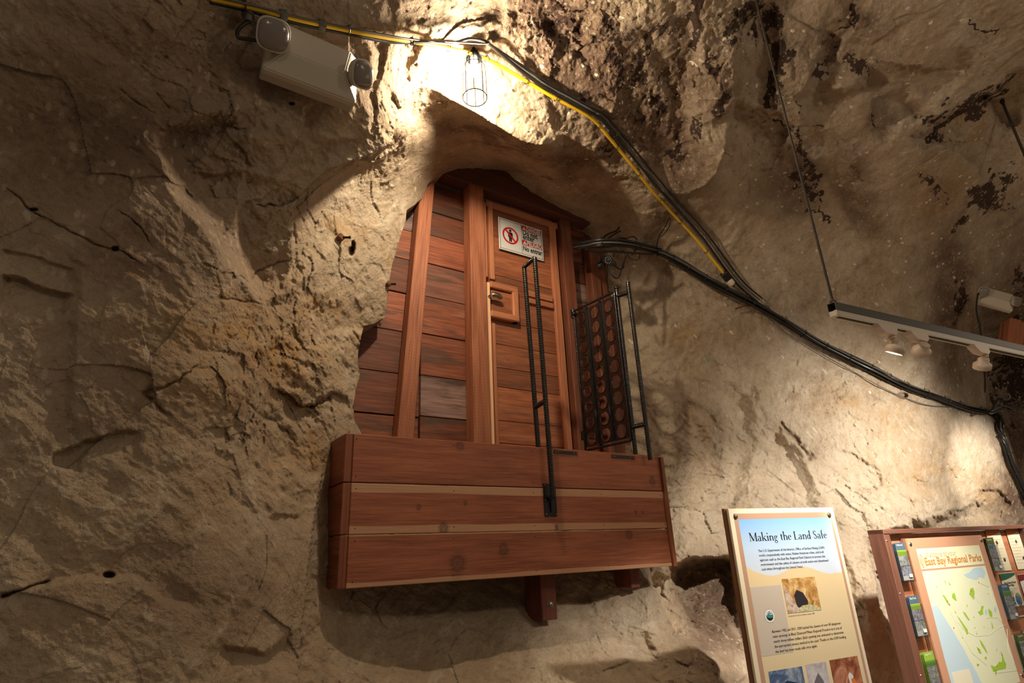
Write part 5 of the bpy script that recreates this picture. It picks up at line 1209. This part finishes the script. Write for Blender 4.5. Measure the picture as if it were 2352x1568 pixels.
# two more heads of the same track just outside the picture, lighting the rock further along
p5 = tp(3.6, 0, -.12); lamp('track_spot_light', 'SPOT', p5, SP[3], (1.0, .90, .76), .022, target=tuple(PT(2262, 1090, rock_t(2262, 1090))), angle=42, blend=1.0)
p6 = tp(2.9, 0, -.12); lamp('track_spot_light', 'SPOT', p6, SP[4], (1.0, .90, .76), .022, target=tuple(PT(2060, 1100, rock_t(2060, 1100))), angle=100, blend=1.0)

# ------------------------------------------------------------------ standing information panel
def P_at(Q_, px, py):
    d = Vector(wr(px, py)); n_ = Q_.N; t_ = (Q_.P-Vector(EYE)).dot(n_)/d.dot(n_); q = Vector(EYE)+d*t_-Q_.P; return q.dot(Q_.U), q.dot(Q_.V)
CRM = simple('panel_cream', (.80, .70, .52), .32); BRB = simple('panel_brown_border', (.50, .30, .21), .32); PBRN = simple('panel_edge_wood', (.22, .095, .045), .5)
INK = simple('panel_ink', (.018, .016, .016), .4)
ip = empty('information_panel', tuple(PT(1672, 1168, 3.2)-Vector((0, 0, 1.75))), 'tall cream information panel with blue sky print standing before the rock', 'information panel'); bpy.context.view_layer.update()
I = Panel(PT(1672, 1168, 3.2), (.987, -.16, 0), ip); PWd, PH = .757, 1.22
I.slab('backing_board', -.012, -.002, PWd-.004, PH, -.034, -.014, PBRN, label='dark wooden backing board')
I.slab('panel_board', 0, 0, PWd, PH, -.014, 0, CRM, bev=.0015)
m = MB(); I.slab('', .05, PH, .09, 1.75, -.06, -.02, None, mb=m); I.slab('', PWd-.09, PH, PWd-.05, 1.75, -.06, -.02, None, mb=m)
for q_ in ((.05, .09), (PWd-.09, PWd-.05)): I.slab('leg', q_[0], PH-.2, q_[1], 1.735, -.075, -.036, PBRN)
m = MB(); a0_, a1_, w_ = .029, .735, .022
I.poly('', [(a0_, .024), (a1_, .024), (a1_, .052), (a0_, .052)], 0, None, mb=m); I.rect('', a0_, .052, a0_+.026, PH-.03, 0, None, mb=m); I.rect('', a1_-.018, .052, a1_, PH-.03, 0, None, mb=m); m.build('printed_border', BRB, ip)
def grad(name, stops, axis_vec, v0, v1, rough=.3):
    t = NT(name); co = t.n('ShaderNodeNewGeometry').outputs['Position']; s_ = t.n('ShaderNodeSeparateXYZ'); t.l(co, s_.inputs[0])
    f = t.math('DIVIDE', t.math('SUBTRACT', s_.outputs[2], v1), v0-v1)
    c = t.ramp(f, stops); t.l(c, t.b.inputs['Base Color']); t.b.inputs['Roughness'].default_value = rough; return t.m
zs0, zs1 = I.p(0, .052).z, I.p(0, .31).z
SKY = grad('print_sky', [(0, (.66, .74, .88)), (.45, (.52, .68, .90)), (1, (.22, .46, .84))], None, zs0, zs1)
inL, inR = .055, .717
I.poly('print_sky', [(inL, .052), (inR, .052), (inR, .33)]+[(inR-(inR-inL)*k/16, .300+.022*math.sin(k*.62+.4)+(.012 if k < 9 else 0)) for k in range(1, 16)]+[(inL, .272)], 0, SKY)
SAND = grad('print_sand', [(0, (.72, .60, .40)), (.6, (.80, .66, .42)), (1, (.80, .62, .36))], None, I.p(0, .27).z, I.p(0, 1.0).z)
I.poly('print_sand', [(inL, .272)]+[(inL+(inR-inL)*k/16, .300+.022*math.sin((16-k)*.62+.4)+(.012 if k > 7 else 0)) for k in range(1, 16)]+[(inR, .33), (inR, PH-.05), (inL, PH-.05)], 0, SAND)
I.rect('print_grey_block', inL+.002, .366, .259, .663, .0005, simple('print_grey', (.60, .52, .44), .32))
def photo_mat(name, cols, scale=9, seed=0, dist=1.2):
    t = NT(name); co = t.map(t.n('ShaderNodeNewGeometry').outputs['Position'], loc=(seed, seed*.7, seed*.3)); f = t.noise(co, scale, 5, .65, dist)
    st = [(.30+.42*i/(len(cols)-1), c) for i, c in enumerate(cols)]; t.l(t.ramp(f, st), t.b.inputs['Base Color']); t.b.inputs['Roughness'].default_value = .3; return t.m
ROCKP = photo_mat('print_rock_photo', [(.10, .05, .02), (.45, .22, .06), (.70, .45, .18), (.85, .75, .55)], 14, 2)
m = I.rect('printed_photo', .272, .341, .506, .497, .0005, ROCKP, label='photo of a mine entrance in yellow rock')
I.poly('photo_opening', [(.345, .475), (.335, .42), (.36, .395), (.40, .41), (.425, .45), (.415, .475)], .0009, simple('print_dark', (.035, .03, .035), .3), parent=m)
I.poly('photo_slope', [(.272, .37), (.30, .40), (.345, .47), (.37, .497), (.272, .497)], .0011, photo_mat('print_slope', [(.25, .15, .10), (.60, .45, .35), (.75, .62, .52)], 30, 5), parent=m)
I.poly('photo_grass', [(.35, .480), (.38, .468), (.44, .466), (.50, .485), (.506, .497), (.37, .497)], .0013, photo_mat('print_grass', [(.20, .26, .08), (.55, .52, .30), (.75, .70, .50)], 40, 3), parent=m)
BLU = photo_mat('print_blue_photo', [(.02, .05, .14), (.08, .14, .28), (.45, .50, .56), (.80, .80, .78)], 8, 7)
m1 = I.rect('printed_photo', .080, .727, .298, .86, .0005, BLU, label='blue photo of a snowy mine opening')
I.poly('photo_opening', [(.13, .86), (.14, .79), (.19, .775), (.25, .79), (.27, .86)], .0009, simple('print_deep_blue', (.02, .045, .11), .3), parent=m1)
m2 = I.rect('printed_photo', .322, .724, .462, .86, .0005, photo_mat('print_grey_photo', [(.30, .28, .33), (.55, .52, .56), (.75, .72, .74)], 9, 11), label='grey photo of a tunnel mouth')
I.poly('photo_opening', [(.35, .86), (.36, .80), (.395, .765), (.42, .80), (.435, .86)], .0009, simple('print_grey_dark', (.16, .15, .18), .3), parent=m2)
m3 = I.rect('printed_photo', .487, .721, .691, .86, .0005, photo_mat('print_red_photo', [(.10, .025, .012), (.30, .10, .05), (.48, .20, .12), (.65, .40, .30)], 12, 13), label='red-brown photo of a worker in a shaft')
I.poly('photo_worker', [(.60, .86), (.595, .80), (.61, .785), (.63, .80), (.64, .86)], .0009, simple('print_white', (.75, .74, .72), .3), parent=m3)
I.poly('photo_worker', [(.615, .86), (.612, .815), (.63, .81), (.65, .84), (.65, .86)], .0012, simple('print_orange', (.75, .20, .04), .3), parent=m3)
# emblem
eu, ev = .150, .498; em_ = MB()
W_ = simple('print_emblem_white', (.82, .82, .78), .3); I.ring('emblem_disc', eu, ev, 0.0001, .030, .0006, INK, sx=1.12, th=.0003)
I.ring('emblem_disc', eu, ev, .0001, .0285, .0010, W_, sx=1.12, th=.0003); I.ring('emblem_line', eu, ev, .0195, .0205, .0014, INK, sx=1.12, th=.0002)
I.poly('emblem_hill', [(eu+.0215*math.cos(a_), ev-.0195*math.sin(a_)) for a_ in [math.radians(180+180*k/14) for k in range(15)]], .0016, INK)
I.poly('emblem_wave', [(eu-.021, ev-.003), (eu-.008, ev-.008), (eu+.008, ev-.004), (eu+.021, ev-.006), (eu+.021, ev+.001), (eu+.005, ev+.003), (eu-.021, ev+.002)], .0019, simple('print_wave_blue', (.03, .20, .50), .3))
I.poly('emblem_wave', [(eu-.021, ev+.000), (eu-.006, ev-.001), (eu+.008, ev+.003), (eu+.0205, ev+.001), (eu+.019, ev+.008), (eu+.004, ev+.009), (eu-.019, ev+.006)], .0022, simple('print_wave_green', (.04, .30, .12), .3))
I.poly('emblem_hammer', [(eu-.002, ev-.018), (eu+.002, ev-.018), (eu+.002, ev-.009), (eu-.002, ev-.009)], .0019, INK)
I.poly('emblem_hammer', [(eu-.011, ev-.013), (eu-.005, ev-.013), (eu-.007, ev-.008), (eu-.011, ev-.008)], .0019, INK); I.poly('emblem_hammer', [(eu+.005, ev-.013), (eu+.011, ev-.013), (eu+.011, ev-.008), (eu+.007, ev-.008)], .0019, INK)
serif_title(I, 'Making the Land Safe', .106, .158, .0405, .556, INK)
body = ['The U.S. Department of the Interior, Office of Surface Mining (OSM)', 'works cooperatively with states, Native American tribes, and local', 'agencies such as the East Bay Regional Park District to protect the', 'environment and the safety of citizens at both active and abandoned', 'coal mines throughout the United States.']
for k, s_ in enumerate(body): I.text('lettering_text', s_, .0165, .151, .209+.0213*k, .001, INK, width=(.470, .457, .462, .478, .287)[k])
body2 = ['Between 1982 and 2011, OSM funded the closure of over 80 dangerous', 'mine openings at Black Diamond Mines Regional Preserve at a cost of', 'nearly three million dollars. Each opening was evaluated to determine', 'the appropriate closure method to be used. Thanks to the OSM funding', 'the land has been made safe once again.']
for k, s_ in enumerate(body2): I.text('lettering_text', s_, .0165, .146, .571+.0213*k, .001, INK, width=(.474, .476, .481, .492, .280)[k])
I.text('lettering_caption', 'An abandoned coal mine before closure, 1986', .0085, .272, .511, .001, INK, width=.18)
for (u_, v_) in ((.041, .038), (.713, .040)):
    m = MB(); m.lathe(I.p(u_, v_, 0), I.N, [(.013, 0), (.013, .002), (.011, .005), (.006, .007)], 20); m.build('screw', simple('screw_cap', (.12, .10, .085), .45, .6, bump=.6, bscale=300), ip)

# ------------------------------------------------------------------ map kiosk
KM = 1.125; KT = 4.5
kz = lambda x, y: (1980+x/4.04, 1180+y/4.04)
WOODK = wood('kiosk_board', (.22, .085, .042), (.36, .16, .088), (.46, .23, .135), rough=.45); WOODF = wood('kiosk_frame', (.06, .026, .019), (.105, .05, .037), (.16, .08, .06), rough=.5)
kk = empty('map_kiosk', tuple(PT(*kz(130, 148), KT)-Vector((0, 0, 1.64))), 'reddish wooden notice board in a dark brown frame behind the panel', 'notice board'); bpy.context.view_layer.update()
K = Panel(PT(*kz(130, 148), KT), (.994, -.113, 0), kk); KW, KH = 1.79, 1.30
K.slab('board', .05, .03, KW-.05, KH, -.03, -.002, WOODK, grain=0, tone=1)
K.slab('frame_rail', 0, 0, KW, .027, -.06, .045, WOODF, grain=0, tone=2); K.slab('frame_rail', 0, 0, .062, KH, -.06, .04, WOODF, grain=2, tone=3, label=None); K.slab('frame_rail', KW-.062, 0, KW, KH, -.06, .04, WOODF, grain=2, tone=4)
for q_ in (.0, KW-.09): K.slab('leg', q_, KH, q_+.09, 1.63, -.05, .03, WOODF, grain=2, tone=q_)
for v_ in (.06, .33, .72): m = MB(); m.lathe(K.p(.02, v_*KM, .04), K.N, [(.006, 0), (.004, .003)], 10); m.build('screw', STEEL, kk)
# map panel, screwed to the kiosk: a thing of its own
mp = empty('map_panel', tuple(K.p(.6, KH, .03)), 'large copper-framed regional park map'); bpy.context.view_layer.update(); mp.parent = kk; mp.matrix_parent_inverse = kk.matrix_world.inverted(); bpy.context.view_layer.update()
M_ = Panel(K.P, K.U, mp); z_ = .034
COP = simple('panel_copper_tan', (.56, .30, .19), .35); IVO = simple('map_ivory', (.80, .80, .56), .3)
M_.slab('backing_board', .196*KM, .052*KM, 1.01*KM, KH, .0, z_-.012, PBRN, label='dark brown backing board'); M_.slab('panel_board', .212*KM, .054*KM, 1.008*KM, KH, z_-.012, z_, COP, bev=.001)
M_.rect('title_strip', .276*KM, .111*KM, .945*KM, .221*KM, z_, IVO)
M_.rect('map_sheet', .276*KM, .231*KM, .945*KM, .86*KM, z_, simple('map_land', (.78, .82, .60), .3))
ORG = simple('map_orange', (.62, .25, .05), .4); GRN = simple('map_green', (.36, .58, .06), .4); WAT = simple('map_water', (.52, .68, .78), .3); TANL = simple('lettering_faded', (.55, .42, .24), .4); ROAD = simple('map_road', (.60, .62, .52), .4)
M_.text('lettering_welcome', 'Welcome to your', .050, .342*KM, .160*KM, z_+.001, TANL, width=.315*KM, shear=.25)
M_.text('lettering_title', 'East Bay Regional Parks', .066, .325*KM, .2015*KM, z_+.001, ORG, width=.597*KM, bold=.0012)
# leaf mark
lu, lv = .300*KM, .178*KM
lf = [(lu+s_*.021*math.sin(math.pi*q)**.8, lv+.038-.080*q) for s_, rng_ in ((1, [k/10 for k in range(11)]), (-1, [k/10 for k in range(9, 0, -1)])) for q in rng_]
mm = MB(); mm.tube([M_.p(u_, v_, z_+.001) for u_, v_ in lf], .0018, 5, closed=True)
mm.tube([M_.p(lu, lv+.055, z_+.001), M_.p(lu, lv-.035, z_+.001)], .0016, 5)
for q in (.0, .018): mm.tube([M_.p(lu-.015, lv-.012+q, z_+.001), M_.p(lu, lv+.006+q, z_+.001), M_.p(lu+.015, lv-.012+q, z_+.001)], .0014, 5)
mm.build('leaf_mark', ORG, mp)
def zpoly(nm, pts, mat, n=.0006):
    q = [P_at(M_, *kz(*p)) for p in pts]
    q = [(u_*(1), v_) for u_, v_ in q]; return M_.poly(nm, q, z_+n, mat)
M_U = M_
zpoly('map_water', [(745, 1010), (790, 1080), (830, 1150), (880, 1230), (930, 1330), (970, 1400), (1010, 1470), (1040, 1540), (1060, 1560), (770, 1560), (700, 1300), (640, 1060), (590, 860), (640, 840)], WAT)
zpoly('map_water', [(890, 560), (940, 540), (985, 500), (1060, 490), (1090, 540), (1080, 600), (1040, 580), (1010, 610), (970, 600), (930, 590)], WAT)
for c_, r_ in (((1180, 880), 18), ((1095, 905), 16), ((1190, 1250), 10)): zpoly('map_lake', [(c_[0]+r_*math.cos(a_)*.8, c_[1]+r_*1.5*math.sin(a_)) for a_ in [k*.7 for k in range(9)]], WAT)
for g in ([(950, 690), (975, 680), (990, 720), (985, 795), (965, 770), (940, 740)], [(785, 735), (805, 730), (815, 770), (825, 805), (800, 790), (780, 770)], [(690, 745), (710, 755), (740, 800), (765, 850), (740, 830)],
          [(1050, 850), (1075, 850), (1065, 890), (1070, 925), (1040, 935), (1020, 905), (1045, 890)], [(1115, 870), (1150, 905), (1155, 950), (1130, 945), (1118, 910)], [(880, 900), (905, 915), (945, 980), (930, 980), (900, 940)],
          [(825, 940), (850, 965), (890, 1020), (925, 1070), (930, 1100), (915, 1115), (900, 1070), (860, 1000)], [(1140, 990), (1150, 1010), (1165, 1060), (1150, 1050)], [(1030, 1155), (1055, 1180), (1085, 1230), (1110, 1290), (1090, 1270), (1050, 1210)],
          [(1005, 1225), (1040, 1250), (1050, 1285), (1030, 1285)], [(1085, 1310), (1100, 1325), (1095, 1345), (1080, 1330)], [(1225, 1265), (1245, 1290), (1262, 1350), (1280, 1385), (1275, 1425), (1200, 1440), (1160, 1455), (1135, 1395), (1180, 1410), (1215, 1360), (1240, 1370), (1240, 1310)],
          [(1170, 1440), (1195, 1440), (1185, 1495)], [(712, 615), (725, 625), (722, 650)], [(750, 625), (770, 655), (760, 660)], [(1005, 1380), (1025, 1385), (1022, 1405), (1010, 1400)], [(870, 1130), (880, 1145), (872, 1148)], [(915, 830), (925, 855), (915, 858)], [(1070, 1030), (1082, 1050), (1075, 1052)], [(975, 945), (988, 955), (982, 962)],
          [(800, 890), (822, 918), (808, 912)], [(630, 665), (642, 670), (633, 680)], [(1110, 735), (1122, 733), (1116, 745)], [(985, 1045), (998, 1050), (990, 1058)], [(1000, 1080), (1018, 1120), (1005, 1110)]):
    zpoly('map_park_area', g, GRN, .0009)
mm = MB()
for g in ([(960, 730), (1060, 860), (1100, 960), (1200, 960), (1290, 1060), (1300, 1250), (1350, 1370)], [(830, 1000), (900, 1080), (1000, 1130), (1120, 1120), (1200, 1060), (1290, 1020)], [(760, 900), (860, 1100), (960, 1280), (1100, 1400)], [(1000, 560), (1040, 640), (1130, 680), (1160, 800), (1220, 900)], [(1170, 1470), (1290, 1455), (1400, 1442)]):
    mm.tube([M_.p(*P_at(M_, *kz(*p)), z_+.0008) for p in g], .0009, 4)
mm.build('map_road', ROAD, mp)
for (x_, y_) in ((960, 712), (735, 808), (1030, 635), (1022, 1252), (1022, 1392), (1240, 1302), (1190, 1405), (757, 840), (795, 1053)): zpoly('map_marker', [(x_-5, y_-3), (x_, y_-8), (x_+5, y_-2), (x_, y_+7)], RED, .0012)
lg = [(775, 1462), (935, 1428), (975, 1560), (800, 1566)]; zpoly('map_legend', lg, simple('map_legend_cream', (.80, .76, .60), .3), .0012)
for (u_, v_) in ((.235*KM, .085*KM), (.985*KM, .085*KM), (.985*KM, .83*KM)):
    m = MB(); m.lathe(M_.p(u_, v_, z_), M_.N, [(.013, 0), (.013, .002), (.010, .005), (.005, .006)], 18); m.build('screw', STEEL, mp)

# flyers pinned to the board
PAPER = simple('paper_cream', (.80, .74, .55), .6); PAPW = simple('paper_white', (.80, .79, .74), .6); LINEM = simple('print_faint_line', (.52, .48, .38), .6); DGRN = simple('print_dark_green', (.03, .13, .085), .5); ORH = simple('print_orange_header', (.70, .20, .03), .5); MARO = simple('print_maroon', (.20, .02, .03), .5)
PICB = photo_mat('print_valley_photo', [(.02, .04, .10), (.05, .16, .35), (.30, .34, .12), (.60, .5, .3)], 20, 4); PICD = photo_mat('print_dark_photo', [(.012, .010, .012), (.10, .05, .04), (.35, .25, .2)], 25, 6)
def flyer(u0, v0, w_, h_, head, label, kind=0, paper=None, n=.003):
    e_ = empty('flyer', tuple(K.p(u0+w_/2, v0+h_, n)), label, 'flyer', 'flyers pinned on the notice board'); bpy.context.view_layer.update(); F = Panel(K.p(u0, v0, n), K.U, e_)
    F.slab('sheet', 0, 0, w_, h_, 0, .001, paper or PAPER, bev=0)
    F.poly('header', [(0, 0.002), (w_, 0.002), (w_*.98, h_*.06)]+[(w_*(1-k/6), h_*(.06+.11*math.sin(k/6*1.6)*.9)) for k in range(1, 6)]+[(0, h_*.17)], .0012, head)
    mm = MB()
    for k in range(9 if kind == 0 else 4):
        vv = h_*(.24+.075*k) if kind == 0 else h_*(.36+.035*k)
        F.rect('', w_*.1, vv, w_*(.9-.13*(k % 3)), vv+h_*.010, .0012, None, mb=mm)
    mm.build('print_lines', LINEM, e_)
    if kind == 0:
        F.ring('print_picture', w_*.55, h_*.32, .0001, w_*.07, .0016, PICD); F.ring('print_picture', w_*.72, h_*.74, .0001, w_*.07, .0016, PICD)
    if kind == 1:
        F.text('lettering_flyer', 'Help to Shape the Future', .02, w_*.10, h_*.245, .0016, INK, width=w_*.80, bold=.0004); F.text('lettering_flyer', 'of Deer Valley!', .02, w_*.22, h_*.305, .0016, INK, width=w_*.5, bold=.0004)
        F.rect('print_block', w_*.08, h_*.55, w_*.45, h_*.64, .0014, DGRN); F.rect('print_picture', w_*.08, h_*.66, w_*.48, h_*.72, .0014, simple('print_lake', (.05, .22, .55), .5))
        F.ring('print_picture', w_*.74, h_*.62, .0001, w_*.2, .0014, PICB); F.rect('print_picture', 0.003, h_*.76, w_*.99, h_*.97, .0014, photo_mat('print_boots_photo', [(.05, .02, .012), (.25, .10, .05), (.40, .20, .12)], 22, 9))
    if kind == 2: F.rect('print_picture', w_*.2, h_*.3, w_*.6, h_*.55, .0014, PICD)
    return e_
flyer(1.121*KM, .024*KM, .178*KM, .250*KM, ORH, 'cream letter-size flyer with orange header right of the map')
flyer(1.375*KM, .024*KM, .16*KM, .250*KM, ORH, 'cream flyer with orange header nearest the right frame edge')
flyer(1.135*KM, .287*KM, .182*KM, .255*KM, DGRN, 'cream flyer with dark green header in the second row', 1)
flyer(1.352*KM, .303*KM, .17*KM, .250*KM, MARO, 'white flyer with maroon header cut by the picture edge', 2, PAPW)
# clear brochure holders with leaflets
ACR = NT('clear_acrylic'); ac = ACR
tb_ = ac.n('ShaderNodeBsdfTransparent'); tb_.inputs[0].default_value = (.93, .93, .92, 1); gl = ac.n('ShaderNodeBsdfGlossy'); gl.inputs['Roughness'].default_value = .08; mxn = ac.n('ShaderNodeMixShader'); fr = ac.n('ShaderNodeFresnel'); fr.inputs[0].default_value = 1.49
lw = ac.n('ShaderNodeLayerWeight'); lw.inputs[0].default_value = .2; ac.l(ac.math('ADD', ac.math('MULTIPLY', lw.outputs['Facing'], .35), .03), mxn.inputs[0]); ac.l(tb_.outputs[0], mxn.inputs[1]); ac.l(gl.outputs[0], mxn.inputs[2]); ac.l(mxn.outputs[0], ac.t.nodes['Material Output'].inputs[0]); ACR = ac.m
SLATE = simple('leaflet_slate', (.075, .125, .18), .45); LIME = simple('leaflet_green', (.26, .42, .05), .45); OLIV = simple('leaflet_olive', (.10, .115, .035), .45); GRN2 = simple('leaflet_mid_green', (.12, .30, .05), .45); SILV = simple('leaflet_grey', (.55, .58, .60), .45)
PH1 = photo_mat('leaflet_photo_a', [(.05, .08, .04), (.35, .38, .40), (.75, .78, .80)], 40, 21); PH2 = photo_mat('leaflet_photo_b', [(.20, .03, .03), (.30, .35, .45), (.65, .70, .80)], 35, 22)
def holder(u0, v0, label, top, band, word, seed, lab2):
    w_, h_ = .118, .226; n0 = .004; e_ = empty('brochure_holder', tuple(K.p(u0+w_/2, v0+h_, n0)), label, 'brochure holder', 'clear brochure holders on the notice board'); bpy.context.view_layer.update(); H = Panel(K.p(u0, v0, n0), K.U, e_)
    # clear box: back, sides, front, bottom as one folded sheet
    mm = MB(); yb_, yf = 0, .052
    for a_ in ((0, .0, w_, h_, yb_, yb_+.002), (0, .045, w_, h_, yf-.002, yf), (0, .045, .002, h_, yb_, yf), (w_-.002, .045, w_, h_, yb_, yf), (0, h_-.002, w_, h_, yb_, yf)): H.slab('', *a_, None, bev=0, mb=mm)
    mm.build('clear_box', ACR, e_)
    H.rect('name_tag', w_*.52, h_*.80, w_*.80, h_*.88, yf, PAPW)
    prev = None
    for k in range(4):
        n_ = .044-.0095*k; lb = lab2 if k == 0 else ('leaflet just behind the front one: ', 'third leaflet back in the stack: ', 'grey-edged rearmost leaflet of the stack: ')[k-1]+lab2
        b_ = empty('leaflet', tuple(K.p(u0+w_/2, v0+h_-.004, n0+n_)), lb, 'leaflet', 'leaflet stack: '+lab2); bpy.context.view_layer.update(); L = Panel(K.p(u0+.006, v0-.004+.003*k, n0+n_), K.U, b_)
        L.slab('sheet', 0, 0, .100, h_-.004-.003*k, -.002, 0, top if k < 3 else SILV, bev=0)
        if k == 0:
            L.rect('band', .0, h_*.20, .100, h_*.34, .0003, band); L.rect('photo', 0, h_*.34, .100, h_*.60, .0003, PH1 if seed % 2 else PH2); L.rect('photo', 0, h_*.62, .100, h_*.86, .0003, PH2 if seed % 2 else PH1); L.rect('foot', 0, h_*.86, .1, h_*.97, .0003, SILV)
            L.text('lettering_leaflet', word, .017, .012, h_*.085, .0004, PAPW, width=.062)
    return e_
holder(.064*KM, .076*KM, 'clear brochure holder at the top left of the notice board', SLATE, LIME, 'Ardenwood', 1, 'slate-blue leaflet with park photos, top left holder')
holder(.062*KM, .350*KM, 'clear brochure holder in the middle of the left column', SLATE, LIME, 'Bay Point', 2, 'slate-blue leaflet with park photos, middle left holder')
holder(.066*KM, .622*KM, 'clear brochure holder at the bottom of the left column', LIME, GRN2, 'Coyote Hills', 3, 'green leaflet with park photos, lowest left holder')
holder(1.012*KM, .074*KM, 'clear brochure holder beside the top right map corner', OLIV, PICB, 'Regional Parks', 4, 'olive leaflet with dark photo, top right holder')
holder(1.022*KM, .346*KM, 'clear brochure holder overlapping the green-headed flyer', SLATE, GRN2, 'Rocky Ridge', 5, 'slate-blue leaflet right of the map')
holder(1.030*KM, .622*KM, 'clear brochure holder at the bottom right of the map', OLIV, PICB, 'Regional Parks', 6, 'olive leaflet in the lowest right holder')
holder(1.165*KM, .615*KM, 'clear brochure holder at the right picture edge, lowest row', GRN2, PICB, 'Parks', 7, 'green leaflet at the right picture edge')
